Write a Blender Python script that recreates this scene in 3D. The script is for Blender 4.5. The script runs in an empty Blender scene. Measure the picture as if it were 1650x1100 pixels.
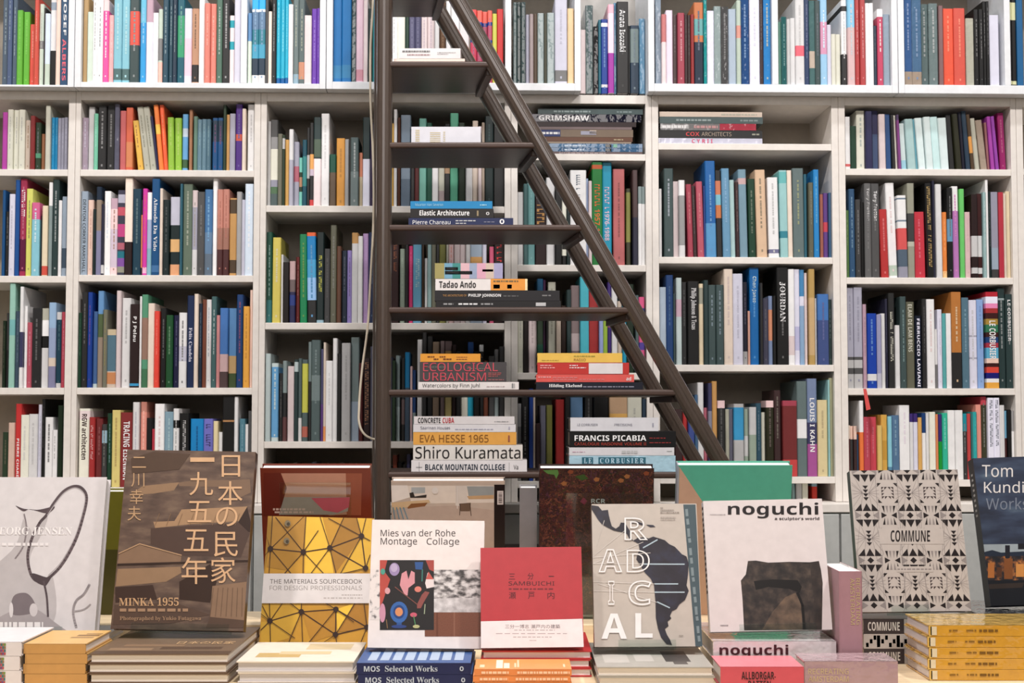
import bpy, math, random
from mathutils import Vector, Matrix
random.seed(7)
R = math.radians
SC = bpy.context.scene
COL = SC.collection

# ------------------------------------------------------------------ camera, world, lights, exposure
F, CX, CY = 2292.0, 825.0, 550.0          # 50 mm lens on a 36 mm sensor, frame 1650 x 1100
CAMZ, PITCH = 1.40, R(3.0)
cam = bpy.data.cameras.new('camera'); cam.lens = 50; cam.sensor_width = 36; cam.sensor_fit = 'HORIZONTAL'
camo = bpy.data.objects.new('camera', cam); COL.objects.link(camo)
camo.location = (0, 0, CAMZ); camo.rotation_euler = (R(90) + PITCH, 0, 0)
SC.camera = camo
SC.view_settings.view_transform = 'Standard'; SC.view_settings.look = 'None'
SC.view_settings.gamma = 1; SC.view_settings.use_curve_mapping = False
SC.view_settings.exposure = 0.42
W = bpy.data.worlds.new('world'); SC.world = W; W.use_nodes = True
W.node_tree.nodes['Background'].inputs[0].default_value = (1.0, .965, .94, 1)
W.node_tree.nodes['Background'].inputs[1].default_value = 0.06


def lamp(x, y, z, power, size, col, aim=None, spread=160):
    l = bpy.data.lights.new('spot_or_fill', 'AREA'); l.shape = 'DISK'; l.size = size; l.energy = power; l.color = col; l.spread = R(spread)
    o = bpy.data.objects.new('spot_or_fill', l); COL.objects.link(o); o.location = (x, y, z)
    d = Vector(aim) - Vector((x, y, z)); o.rotation_euler = d.to_track_quat('-Z', 'Y').to_euler()


for lx in (-1.8, -.6, .6, 1.8):            # track spots high in front of the shelves
    lamp(lx, 3.15, 4.1, 6, .14, (.96, .98, 1.0), (lx, 4.3, 2.2))
for lx in (-1.7, 0.15, 1.9):               # spots over the aisle in front of the table
    lamp(lx, 1.9, 4.0, 44, .22, (1.0, .93, .90), (lx * .95, 2.1, .9))
lamp(0, -1.2, 3.4, 30, 2.4, (1.0, .93, .90), (0, 4, 1.1))  # broad fill lamp added to lift the general brightness, no fixture

# ------------------------------------------------------------------ pixel rays -> real points on real planes
CP, SP = math.cos(PITCH), math.sin(PITCH)
CAM = Vector((0, 0, CAMZ))


def ray(px, py):
    a, b = (px - CX) / F, (CY - py) / F
    return Vector((a, CP - b * SP, SP + b * CP))


def P(px, py, Y):
    d = ray(px, py); return CAM + d * (Y / d.y)


YAW = R(1.85); CU = Vector((math.cos(YAW), math.sin(YAW), 0)); CV = Vector((-math.sin(YAW), math.cos(YAW), 0)); CO = Vector((0, 4.2, 0))
CASE = Matrix.Translation(CO) @ Matrix.Rotation(YAW, 4, 'Z')   # x along the shelves, y into the wall


def PC(px, py, v=0.0):
    """-> (u, z) on the plane v of the bookcase"""
    d = ray(px, py); t = (v + (CO - CAM).dot(CV)) / d.dot(CV)
    p = CAM + d * t
    return (p - CO).dot(CU), p.z


# ------------------------------------------------------------------ materials
def lin(c):
    return c / 12.92 if c <= .04045 else ((c + .055) / 1.055) ** 2.4


def hexrgb(h):
    if len(h) == 3: return tuple(int(x * 2, 16) / 255 for x in h)
    return tuple(int(h[i:i + 2], 16) / 255 for i in (0, 2, 4))


MATS = {}


def M(h, rough=.45, kind='paper', alb=.92):
    key = (h, rough, kind)
    if key in MATS: return MATS[key]
    m = bpy.data.materials.new(kind + '_' + h); m.use_nodes = True
    nt = m.node_tree; b = nt.nodes['Principled BSDF']
    c = [lin(x) * alb for x in hexrgb(h)]
    g = .3 * c[0] + .59 * c[1] + .11 * c[2]; c = [g + (x - g) * .91 + .002 for x in c]; c = [max(x * 1.02 - .014, x * .4) for x in c]      # printed inks are never fully saturated
    b.inputs['Roughness'].default_value = rough
    b.inputs['Specular IOR Level'].default_value = .4
    tc = nt.nodes.new('ShaderNodeTexCoord'); nz = nt.nodes.new('ShaderNodeTexNoise')
    nz.inputs['Scale'].default_value = 45 if kind != 'wood' else 9
    nz.inputs['Detail'].default_value = 3
    mp = nt.nodes.new('ShaderNodeMapping'); nt.links.new(tc.outputs['Object'], mp.inputs[0]); nt.links.new(mp.outputs[0], nz.inputs['Vector'])
    amt = .10
    if kind == 'wood':
        mp.inputs['Scale'].default_value = (1, 9, 9); amt = .35
    if kind == 'woodv':
        mp.inputs['Scale'].default_value = (9, 9, .8); amt = .35
    if kind == 'pages':
        mp.inputs['Scale'].default_value = (1, 1, 40); amt = .14
    mx = nt.nodes.new('ShaderNodeMix'); mx.data_type = 'RGBA'
    mx.inputs[6].default_value = (*[x * (1 - amt) for x in c], 1)
    mx.inputs[7].default_value = (*[min(1, x * (1 + amt)) for x in c], 1)
    nt.links.new(nz.outputs[0], mx.inputs[0]); nt.links.new(mx.outputs[2], b.inputs['Base Color'])
    if kind == 'shiny':
        b.inputs['Roughness'].default_value = .12; b.inputs['Coat Weight'].default_value = .8; b.inputs['Coat Roughness'].default_value = .06
        bp = nt.nodes.new('ShaderNodeBump'); bp.inputs['Strength'].default_value = .6; bp.inputs['Distance'].default_value = .005
        n2 = nt.nodes.new('ShaderNodeTexNoise'); n2.inputs['Scale'].default_value = 38; nt.links.new(tc.outputs['Object'], n2.inputs['Vector'])
        nt.links.new(n2.outputs[0], bp.inputs['Height']); nt.links.new(bp.outputs[0], b.inputs['Normal']); nt.links.new(bp.outputs[0], b.inputs['Coat Normal'])
    MATS[key] = m; return m


def ramp_mat(name, cols, scale, detail=5, tex='noise', stretch=(1, 1, 1), rough=.4, lo=.3, hi=.7):
    """printed photograph: a noise or cell texture through a colour ramp"""
    m = bpy.data.materials.new(name); m.use_nodes = True; nt = m.node_tree; b = nt.nodes['Principled BSDF']
    b.inputs['Roughness'].default_value = rough
    tc = nt.nodes.new('ShaderNodeTexCoord'); mp = nt.nodes.new('ShaderNodeMapping'); mp.inputs['Scale'].default_value = stretch
    nt.links.new(tc.outputs['Object'], mp.inputs[0])
    if tex == 'noise':
        t = nt.nodes.new('ShaderNodeTexNoise'); t.inputs['Detail'].default_value = detail; out = t.outputs[0]
    else:
        t = nt.nodes.new('ShaderNodeTexVoronoi'); s = nt.nodes.new('ShaderNodeSeparateColor'); nt.links.new(t.outputs['Color'], s.inputs[0]); out = s.outputs[0]
        n2 = nt.nodes.new('ShaderNodeTexNoise'); n2.inputs['Scale'].default_value = scale * .8
        ad = nt.nodes.new('ShaderNodeMixRGB'); ad.inputs[0].default_value = .12; nt.links.new(mp.outputs[0], n2.inputs['Vector'])
        nt.links.new(mp.outputs[0], ad.inputs[1]); nt.links.new(n2.outputs['Color'], ad.inputs[2]); nt.links.new(ad.outputs[0], t.inputs['Vector'])
    t.inputs['Scale'].default_value = scale
    if tex == 'noise': nt.links.new(mp.outputs[0], t.inputs['Vector'])
    r = nt.nodes.new('ShaderNodeValToRGB'); nt.links.new(out, r.inputs[0]); nt.links.new(r.outputs[0], b.inputs['Base Color'])
    el = r.color_ramp.elements
    while len(el) < len(cols): el.new(.5)
    for i, c in enumerate(cols):
        el[i].position = lo + (hi - lo) * i / (len(cols) - 1); el[i].color = (*[lin(x) * .92 for x in hexrgb(c)], 1)
    return m


WHITE = M('ebe5dd', .5, 'paint'); WHITE_SHADED = M('b3a898', .6, 'paint'); WHITE3 = M('edf0f3', .5, 'paint'); GREY = M('b9bcb9', .5, 'paint')  # back panels' white carries the cells' shade and warm bounce in its colour
PAGES = M('efe6da', .7, 'pages'); PAGESW = M('f0eeec', .7, 'pages')
DWOOD = M('52413a', .42, 'wood', .8); DWOODV = M('544840', .3, 'woodv', .8)
_b = DWOODV.node_tree.nodes['Principled BSDF']; _b.inputs['Coat Weight'].default_value = 1.0; _b.inputs['Coat Roughness'].default_value = .22
TWOOD = M('e6cfa8', .4, 'wood')


# ------------------------------------------------------------------ mesh building
class MB:
    def __init__(s): s.v = []; s.f = []; s.mi = []; s.mats = []

    def m(s, mat):
        if mat not in s.mats: s.mats.append(mat)
        return s.mats.index(mat)

    def face(s, pts, mat):
        n = len(s.v); s.v += [tuple(p) for p in pts]; s.f.append(tuple(range(n, n + len(pts)))); s.mi.append(s.m(mat))

    def box(s, a, b, mat, skip=''):
        (x0, y0, z0), (x1, y1, z1) = a, b
        n = len(s.v); k = s.m(mat)
        s.v += [(x0, y0, z0), (x1, y0, z0), (x1, y1, z0), (x0, y1, z0), (x0, y0, z1), (x1, y0, z1), (x1, y1, z1), (x0, y1, z1)]
        for q in ((3, 2, 1, 0), (4, 5, 6, 7), (0, 1, 5, 4), (1, 2, 6, 5), (2, 3, 7, 6), (3, 0, 4, 7)):
            s.f.append(tuple(n + i for i in q)); s.mi.append(k)

    def mesh(s, pts, faces, mat):
        n = len(s.v); k = s.m(mat); s.v += [tuple(p) for p in pts]
        for f in faces: s.f.append(tuple(n + i for i in f)); s.mi.append(k)

    def build(s, name, parent=None, matrix=None, bevel=0):
        me = bpy.data.meshes.new(name); me.from_pydata(s.v, [], s.f)
        for m in s.mats: me.materials.append(m)
        me.polygons.foreach_set('material_index', s.mi); me.update()
        o = bpy.data.objects.new(name, me); COL.objects.link(o)
        if parent: o.parent = parent
        if matrix is not None: o.matrix_world = matrix
        if bevel:
            b = o.modifiers.new('bevel', 'BEVEL'); b.width = bevel; b.segments = 3; b.limit_method = 'ANGLE'
        return o


def tag(o, label=None, cat=None, group=None, kind=None):
    for k, v in (('label', label), ('category', cat), ('group', group), ('kind', kind)):
        if v: o[k] = v
    return o


def root(name, matrix):
    o = bpy.data.objects.new(name, None); o.empty_display_size = .05; COL.objects.link(o); o.matrix_world = matrix; return o


def boxpart(name, a, b, mat, parent=None, bevel=0, matrix=None):
    q = MB(); q.box(a, b, mat); return q.build(name, parent, matrix, bevel)


TXT = {}; KEEP = []
SERIF = 9


def face_of(s, bold):
    """plain, bold or serif letter forms of the built-in typefaces"""
    A, a, d = (0x1D400, 0x1D41A, 0x1D7CE) if bold == SERIF else (0x1D5D4, 0x1D5EE, 0x1D7EC) if bold >= .02 else (0x1D5A0, 0x1D5BA, 0x1D7E2)
    return ''.join(chr(A + ord(c) - 65) if 'A' <= c <= 'Z' else chr(a + ord(c) - 97) if 'a' <= c <= 'z' else chr(d + ord(c) - 48) if '0' <= c <= '9' else c for c in s)



def text_shape(s, bold=0.0, outline=0.0):
    """letter shapes of a string, in a box of 0..1 by 0..1 -> verts, faces, aspect"""
    k = (s, bold, outline)
    if k in TXT: return TXT[k]
    if not KEEP:                              # one text object stays open so its glyphs load once
        KEEP.append(bpy.data.objects.new('lettering', bpy.data.curves.new('lettering', 'FONT'))); COL.objects.link(KEEP[0])
    o = KEEP[0]; c = o.data; c.body = face_of(s, bold); c.resolution_u = 5; c.offset = 0
    c.bevel_depth = outline; c.bevel_resolution = 0; c.fill_mode = 'NONE' if outline else 'FRONT'
    c.space_line = .95
    me = o.to_mesh()
    v = [tuple(x.co) for x in me.vertices]; f = [tuple(p.vertices) for p in me.polygons]
    o.to_mesh_clear()
    if not v: TXT[k] = ([], [], 1); return TXT[k]
    x0 = min(a[0] for a in v); x1 = max(a[0] for a in v); y0 = min(a[1] for a in v); y1 = max(a[1] for a in v)
    w, h = max(x1 - x0, 1e-4), max(y1 - y0, 1e-4)
    TXT[k] = ([((a[0] - x0) / w, (a[1] - y0) / h, a[2]) for a in v], f, w / h); return TXT[k]


def put_text(mb, s, org, ax, ay, nrm, mat, bold=0.0, outline=0.0):
    """org = lower left corner, ax / ay = full width and height vectors of the lettering"""
    v, f, asp = text_shape(s, bold, outline)
    org, ax, ay, nrm = Vector(org), Vector(ax), Vector(ay), Vector(nrm)
    zz = ay.length if outline else 0
    mb.mesh([org + ax * a + ay * b + nrm * (c * zz * .2) for a, b, c in v], f, mat)


# ------------------------------------------------------------------ room
q = MB(); q.box((-4, -3, -.05), (4, 6, 0), M('8d8479', .4, 'wood')); tag(q.build('floor'), kind='structure')
q = MB(); q.box((-2.6, .29, 0), (2.6, .36, 4.4), M('c8c4be', .7, 'paint')); tag(q.build('wall_back', matrix=CASE), kind='structure')

# ------------------------------------------------------------------ bookcases
VU = -.05                                   # the upper boxes stand proud of the lower bookcases
SHT = .02                                   # board thickness
TOPZ = PC(825, 152)[1]; DEPTH = .28
BAYS = {  # inner left, inner right, outer left, outer right, pixel heights of the shelf tops
    'A0': (-150, 107, -160, 118.2, (272, 444, 624.5, 785), 'bookcase bay at the far left edge'),
    'A': (127, 408, 118.6, 418, (273.5, 443, 624.5, 785), 'white bookcase left of the ladder bay, full of four book rows'),
    'B': (428, 813, 418.4, 823, (331.5, 520, 711), 'white bookcase right behind the dark ladder post'),
    'C': (834, 1041, 823.4, 1051, (247.6, 426.5, 600.5, 775), 'narrow white bookcase crossed by the sloping ladder rails'),
    'D': (1062, 1342, 1051.4, 1353, (231, 414, 587.5, 768), 'white bookcase with a half empty top shelf right of the ladder'),
    'E': (1364, 1632, 1353.4, 1641, (272, 447, 625.5, 773), 'white bookcase at right with the leaning pale blue books'),
    'F': (1652, 1890, 1641.4, 1900, (272, 447, 625.5, 773), 'bookcase of which only the side panel shows, right edge'),
}
LEDGE = P(1350, 812, 4.13).z
HOLD = []                                   # (left, right, plane, floor heights) of everything books stand in
for k, (xi0, xi1, xo0, xo1, shelves, lab) in BAYS.items():
    u0, u1 = PC(xo0, 400)[0], PC(xo1, 400)[0]; i0, i1 = PC(xi0, 400)[0], PC(xi1, 400)[0]
    mw = CASE @ Matrix.Translation((u0, 0, LEDGE))
    r = tag(root('bookcase', mw), lab, 'bookcase', 'row of white bookcases')
    H = TOPZ - LEDGE
    boxpart('side_panel', (0, 0, .001), (i0 - u0, DEPTH, H), WHITE, r, .0015)
    boxpart('side_panel', (i1 - u0, 0, .001), (u1 - u0, DEPTH, H), WHITE, r, .0015)
    boxpart('top_panel', (i0 - u0, .001, H - .026), (i1 - u0, DEPTH, H), WHITE, r, .001)
    boxpart('back_panel', (i0 - u0, DEPTH - .012, .001), (i1 - u0, DEPTH - .001, H - .026), WHITE_SHADED, r)
    HOLD.append((i0, i1, 0, [PC((xi0 + xi1) / 2, py)[1] for py in shelves] + [LEDGE]))
    for py in shelves:
        z = PC((xi0 + xi1) / 2, py)[1] - LEDGE
        boxpart('shelf', (i0 - u0, .002, z - SHT), (i1 - u0, DEPTH - .012, z), WHITE, r, .0015)
for xo0, xo1, lab in ((-160, 418, 'grey base cabinet under the left bookcases behind the brown book'), (418.5, 1051, 'grey base cabinet under the bookcases behind the ladder'),
                      (1051.5, 1900, 'pale grey base cabinet with a ledge under the right bookcases')):
    u0, u1 = PC(xo0, 400)[0], PC(xo1, 400)[0]
    r = tag(root('base_cabinet', CASE @ Matrix.Translation((u0, 0, 0))), lab, 'cabinet', 'base cabinets under the bookcases')
    w = u1 - u0
    boxpart('carcass', (0, -.07, .08), (w, DEPTH, LEDGE - .025), GREY, r, .002)
    boxpart('plinth', (0.005, -.03, 0), (w - .005, DEPTH, .08), M('777572', .5, 'paint'), r)
    boxpart('ledge', (0, -.085, LEDGE - .025), (w, DEPTH, LEDGE), WHITE, r, .002)
    n = max(1, round(w / .55))
    for i in range(n):
        d = boxpart('door', (w * i / n + .003, -.086, .085), (w * (i + 1) / n - .003, -.0705, LEDGE - .03), GREY, r, .002)
        boxpart('handle', (w * (i + .85) / n, -.1, LEDGE - .12), (w * (i + .85) / n + .012, -.086, LEDGE - .06), M('9a9a98', .25, 'metal'), d, .002)

UBOX = [  # outer left, outer right, floor pixel, dividers, label
    (-170, 118.5, 136, (), 'white shelf box on top of the bookcases at the far left'),
    (119.5, 524.5, 133.5, (392,), 'white shelf box above the bay left of the ladder, with blue books'),
    (525.5, 936, 133, (819,), 'white shelf box behind the top of the ladder'),
    (1045, 1447.5, 136, (1250,), 'white shelf box above the half empty bay'),
    (1448.5, 1900, 138, (1625,), 'white shelf box above the bay at far right, with orange books'),
]
for xo0, xo1, py, div, lab in UBOX:
    u0, z = PC(xo0, py, VU); u1, _ = PC(xo1, py, VU); w = u1 - u0
    z = PC((xo0 + xo1) / 2, py, VU)[1]; zf = z - TOPZ
    r = tag(root('shelf_box', CASE @ Matrix.Translation((u0, VU, TOPZ + .0005))), lab, 'shelf', 'white shelf boxes on top of the bookcases')
    HB = .46; dd = .32
    boxpart('side_panel', (0, 0, 0), (.018, dd, HB), WHITE3, r, .0015)
    boxpart('side_panel', (w - .018, 0, 0), (w, dd, HB), WHITE3, r, .0015)
    boxpart('bottom_panel', (.018, 0, 0), (w - .018, dd, zf), WHITE3, r, .0015)
    boxpart('top_panel', (.018, 0, HB - .02), (w - .018, dd, HB), WHITE3, r, .0015)
    boxpart('back_panel', (.018, dd - .01, zf), (w - .018, dd, HB - .02), WHITE_SHADED, r)
    ds = [u0 + .009] + [PC(dv, py, VU)[0] for dv in div] + [u1 - .009]
    for a_, b_ in zip(ds, ds[1:]): HOLD.append((a_ + .0095, b_ - .0095, VU, [z + .0005]))
    for dv in div:
        u = PC(dv, py, VU)[0] - u0
        boxpart('divider', (u - .009, .001, zf), (u + .009, dd - .01, HB - .02), WHITE3, r, .0015)

# ------------------------------------------------------------------ shelved books
# one row per cell: bay phrase, shelf phrase, crop origin x, y, scale, floor (crop px), plane, text rows
# entry: x0-x1 ytop colour [lN lean of the top] [b:f0:f1:colour band] [m:colour small lettering] [t:TEXT:colour:f0:f1[:bold]] [s shiny]
CELLS = []  # some dark entries are shaded gaps; whites carry their row's lighting


def cell(bay, shelf, ox, oy, s, bottom, v, rows): CELLS.append((bay, shelf, ox, oy, s, bottom, v, rows))


BA0, BA, BB, BC, BD, BE = 'bay at far left edge', 'bay left of the ladder', 'bay behind the ladder', 'bay under the ladder rails', 'bay right of the ladder', 'bay at far right'
cell(BA0, 'top box', 0, 0, 5, 680, VU, '''
0-48 -60 567 m:bcc
48-84 -60 568 m:bcc
84-120 -50 567 m:cdd
120-165 75 6b3 m:9d6
165-215 82 6b3 m:9d6
216-262 180 e54 m:fcb
262-295 -30 d54 m:fdc
295-330 20 cdc m:999 b:.45:.55:888
330-345 50 333
345-385 100 def b:0:.3:cdc
385-440 -30 eee b:0:.4:222 b:.86:.95:9ab
440-475 -30 fdc
475-555 -60 357 t:JOSEF:eee:.05:.46:.02 t:ALBERS:e67:.5:.95:.02''')
cell(BA, 'top box', 0, 0, 5, 670, VU, '''
648-692 -40 b96
692-735 90 ded
735-770 -40 fff m:666
770-815 -40 fff m:666
815-860 -10 fdd b:0:.87:f5a m:fff
860-905 110 fbb m:fdd
905-970 -40 8cd m:cee b:.03:.16:577
970-1035 -40 8cd m:cee b:.03:.16:577
1035-1110 -40 455 b:.43:.82:e54 m:ccc
1110-1165 -40 2ae b:.7:1:6ce m:def
1165-1220 -40 eef b:.7:1:cab
1220-1268 95 fff
1268-1300 70 cdc b:0:.28:fcb b:.3:.6:888
1300-1345 -40 356 m:cdd
1345-1380 -40 356 m:cdd
1380-1415 -40 345 m:bcc
1415-1475 -40 267 b:.3:.78:3a7 m:adb
1475-1535 60 eef b:.1:.6:fde
1535-1590 60 c97 b:.02:.25:333 m:543
1592-1636 -40 fff''')
cell(BA, 'top box', 320, 0, 5, 665, VU, '''
40-85 20 e87 m:fcb
85-130 20 e87 m:fcb
130-180 -40 576 m:eee
180-240 -40 333 m:fff
240-280 115 fee b:.5:.62:0ab b:.82:.93:0ab
280-336 -40 dde''')
cell(BA, 'top box', 320, 0, 5, 665, VU, '''
390-420 100 ded b:.6:1:69c
420-475 -40 568 b:0:.1:eee b:.1:.29:345 b:.29:.45:4ac b:.45:.62:389 b:.62:.82:68a b:.82:.85:fff b:.85:1:2bf m:adf
475-530 -40 568 b:0:.1:eee b:.1:.29:345 b:.29:.45:4ac b:.45:.62:389 b:.62:.82:68a b:.82:.85:fff b:.85:1:2bf m:adf
530-555 -40 555
555-582 85 fed
582-618 -40 333 m:ddd
618-652 -40 0bd b:0:.07:06a m:dff
652-690 -40 0bd b:0:.07:06a m:dff
690-718 -40 0bd b:0:.07:06a m:dff
718-755 30 fff
755-800 -20 788 m:ddb b:.0:.12:9bc
800-848 -20 677 b:.06:.26:d97 m:ddb
848-905 120 fee
905-948 60 74b m:bae
948-985 60 74b m:bae''')
cell(BA, 'top box', 320, 0, 5, 665, VU, '''
1078-1150 -40 17b b:.05:.2:38b
1150-1225 -40 17b b:.05:.2:38b
1225-1265 -30 566 m:ccc s
1265-1325 -40 ecd b:.02:.15:d9a
1325-1360 -20 edd
1360-1400 60 344 m:999
1400-1450 -10 288''')
cell(BB, 'top box', 620, 0, 5, 668, VU, '''
45-100 0 fff m:ccc
100-160 0 ffe
160-195 0 354
195-240 -10 668 m:99b
240-290 -10 557 m:99b
290-340 -20 edd m:bab b:.03:.14:444
340-400 -20 edd m:bab b:.03:.14:444
400-437 -20 eee
440-492 10 642 m:a86
492-530 5 eee
530-600 0 eee
600-680 30 ddd
690-740 75 e44 b:0:.84:c35 b:.79:.84:249 b:.55:.59:249 m:86a
740-785 78 e65 b:0:.84:b46 b:.79:.84:249 b:.55:.59:249 m:86a
785-828 80 e65 b:0:.84:b46 b:.79:.84:249 b:.55:.59:249 m:86a
828-865 82 e65 b:0:.84:b46 b:.79:.84:249 b:.55:.59:249 m:86a
867-903 105 cc4
904-955 65 c22''')
cell(BC, 'top box', 620, 0, 5, 662, VU, '''
1036-1065 10 566 m:9aa s
1066-1100 5 344 s
1100-1135 10 455 m:899 s
1137-1167 105 aab
1167-1200 105 a99
1200-1232 100 543
1232-1284 95 9aa s
1284-1310 95 443
1310-1372 90 9aa s
1373-1472 -20 ccd m:aab b:.03:.16:777
1476-1526 60 ec9''')
cell(BC, 'gap between the boxes', 920, 0, 5, 745, 0, '''
80-122 230 dcc
122-184 30 677 m:aab s
184-226 205 333 s
226-248 150 267
248-302 145 249 b:.9:.95:fff b:.08:.12:ddd m:9bd
303-350 30 fde b:0:.45:a3a b:.9:1:fbc
351-372 10 69b s
373-466 10 333 t:Arata~Isozaki:eee:.09:.55:.025 m:555
466-482 200 222
482-550 200 345 b:.45:.95:788 m:abb
556-603 140 69b s''')
cell(BD, 'top box', 920, 0, 5, 675, VU, '''
690-736 -40 9ab s
736-772 110 edd b:.6:1:c77
772-826 75 ede
828-865 105 544 m:888
865-920 100 a45 m:ecc
920-946 110 433 m:777
946-974 110 433 m:777
974-1001 105 933
1003-1079 5 234 b:.52:1:c74 b:.6:.8:6aa m:99a
1079-1105 -40 299 s
1105-1160 80 eef s
1160-1215 45 9aa s
1215-1275 50 555 m:999 s
1276-1340 65 abc
1341-1376 0 bcb b:.55:.7:d98
1376-1445 -40 358 m:9bd s
1447-1526 -40 eef m:ccd
1528-1562 -40 433 m:888
1563-1630 -40 38c m:fc8 s''')
cell(BD, 'top box', 1220, 0, 3.837, 525, VU, '''
136-156 130 587
156-190 100 366 m:9bb s
190-215 110 ccc
215-245 105 ddd
245-300 -20 ddd b:.33:.45:e67 m:bbb
300-330 -20 346 m:99b
330-365 0 577 b:.2:.4:cba s
365-398 0 455 m:889
398-440 -20 9ce b:.35:.72:d9b m:fff
440-470 145 dde
470-500 200 ddc
500-530 200 ddc
535-569 -10 eee b:0:.37:333 b:.87:.93:333 m:aaa
570-613 -20 8ce b:0:.66:dbb m:fcb
617-645 -20 b44 m:ecc
645-677 -20 b44 m:ecc
680-704 15 fff
704-728 15 fff
730-755 150 345 m:777
755-790 50 fff b:.0:.9:c46 m:ecc
791-838 80 9ab s''')
cell(BE, 'top box', 1220, 0, 3.837, 530, VU, '''
918-966 -20 469 b:0:.15:a98 m:9ac s
966-1026 -20 579 b:0:.15:a98 m:9ac s
1027-1075 15 677 m:bbb s
1075-1130 15 788 m:ccc s
1136-1163 30 866
1164-1230 45 e53 m:fa8
1230-1300 45 d54 m:fa8
1306-1356 105 bba s
1360-1388 50 222 m:ccc
1388-1414 50 222 m:ccc
1414-1434 0 222 m:bbb
1434-1452 0 222 m:bbb
1455-1512 85 dde''')
cell(BE, 'top box', 1220, 0, 3.837, 535, VU, '''
1565-1590 -20 222 b:.75:.95:dda b:.02:.06:dda
1590-1620 -20 222 b:.75:.95:dda b:.02:.06:dda
1622-1660 -20 269''')
# ---- left edge bay
cell(BA0, 'first shelf', 0, 150, 3.929, 480, 0, '''
0-35 115 b4a
36-70 100 ddc m:aaa
70-105 100 ddc m:aaa
105-144 100 ddc m:aaa
145-180 165 cba m:864
181-210 140 833
210-244 180 343 m:99a b:.25:.35:597
245-270 250 964
276-306 75 ccb
307-329 145 18b m:9cd
329-350 145 18b m:9cd
350-373 150 99a m:ccd
373-396 150 99a m:ccd
396-418 150 99a m:ccd''')
cell(BA, 'first shelf', 0, 150, 3.929, 485, 0, '''
502-546 150 a9a m:ccd s
546-584 80 ccc
585-610 125 7ca m:cee
610-662 75 333 m:ccc
663-714 70 333 m:bbb
714-745 65 667 s
748-787 105 c66
787-830 85 d64 b:.05:.45:d85
868-902 170 eb4 l-46 m:854
906-944 80 bba l-58 m:776
946-985 80 bba l-56 m:776
986-1002 140 335 l-46
1003-1032 70 f83 l-42 b:.55:.7:fc4
1032-1058 70 f63 l-34 m:fc9
1060-1097 150 9c3 l-8 m:cd8
1099-1140 150 9c3 l-3 m:cd8
1144-1177 125 6ad b:.05:.2:464 b:.6:.75:cde
1185-1206 95 a75
1216-1240 140 687
1241-1270 160 689 m:9bb
1271-1299 160 689 m:9bb
1299-1326 160 578 m:9bb
1336-1370 150 258 b:.55:.95:345 m:b46
1370-1405 150 258 b:.55:.95:345 m:b46
1405-1425 70 343
1426-1446 130 c95
1447-1482 125 aab
1485-1526 65 538 b:.45:.55:c54 m:88b
1527-1550 95 edc
1550-1559 120 27a
1560-1604 65 eee m:bbb''')
cell(BA0, 'second shelf', 0, 270, 3.929, 685, 0, '''
0-18 140 258
18-42 275 333 m:aaa
45-80 165 dde m:aab
81-107 75 259
108-150 65 a35 k:fff:.1:.38:.5 b:.05:.38:624 m:d9a
151-190 130 dd6 m:775
191-240 220 8cd b:.77:1:d69 m:fff
241-257 300 333
257-291 240 edb b:.01:.14:d54
293-316 90 899 b:.75:1:eee
316-357 70 344 m:eee
358-378 205 eee
379-412 180 9ab b:.1:.35:456''')
cell(BA, 'second shelf', 0, 270, 3.929, 680, 0, '''
495-541 145 9ab t:DENTON~CORKER~MARSHALL:222:.1:.97:.015
541-577 200 ecb m:c98
578-600 260 233
600-632 120 234 b:.5:.85:987 b:0:.5:88a
633-655 230 334 b:.02:.14:ddd
642-688 145 fff l-3 m:cde
688-733 190 fdd b:.1:.6:dcd b:.86:1:cab m:865
733-778 140 445 b:.85:.95:bbc b:.7:.8:c56 b:.45:.6:c48 b:.3:.38:b67 b:.2:.28:278 b:.1:.2:85a b:.03:.1:998
779-827 60 fed b:0:.34:322
829-880 130 245 m:899
881-893 200 333 b:.1:.8:e85
893-922 130 d3a l-12 b:.02:.09:fbd m:e83
923-953 155 fff b:0:.32:8bc b:.32:.67:abd
953-1002 70 158 t:Almodo~Da~Vido:eee:.2:.75:9 b:.03:.1:47a
1003-1021 130 edc
1022-1062 200 233 m:777
1066-1130 180 233 b:.64:1:ccd b:.3:.46:eb7 b:.0:.14:ea7
1131-1147 100 367
1148-1207 100 676 m:ccb
1208-1240 140 dcc b:.0:.3:ddd b:.3:.8:aab m:776
1241-1287 150 555 m:888
1288-1336 135 47a b:0:.25:678 b:.25:.5:68a m:9ce
1337-1366 60 fff
1367-1405 135 c87 b:0:.3:533 b:.3:.55:a76 m:a65
1405-1444 135 c87 b:0:.3:533 b:.3:.55:a76 m:a65
1446-1490 190 c95 b:.8:.98:543 b:.03:.2:543
1491-1522 150 aaa
1523-1544 200 ccd
1545-1595 100 def m:fff''')
cell(BA0, 'third shelf', 0, 440, 3.929, 725, 0, '''
0-20 300 232 m:876
20-44 250 444 b:.0:.5:333
45-81 60 9cb b:.5:.65:7bb
82-112 240 456 m:789
113-134 85 eee b:.2:.55:446
134-153 205 eee
153-187 310 b56 m:dab
188-244 220 333 m:888
245-294 220 bba b:.65:.85:fff b:.5:.65:222 b:0:.5:ddd
296-340 185 9bd b:.0:.25:88a b:.25:.35:dcb b:.35:.7:9ac
341-377 245 245 b:0:.06:ccc b:.9:1:ccc m:688
378-408 245 b45 m:dab''')
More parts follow.
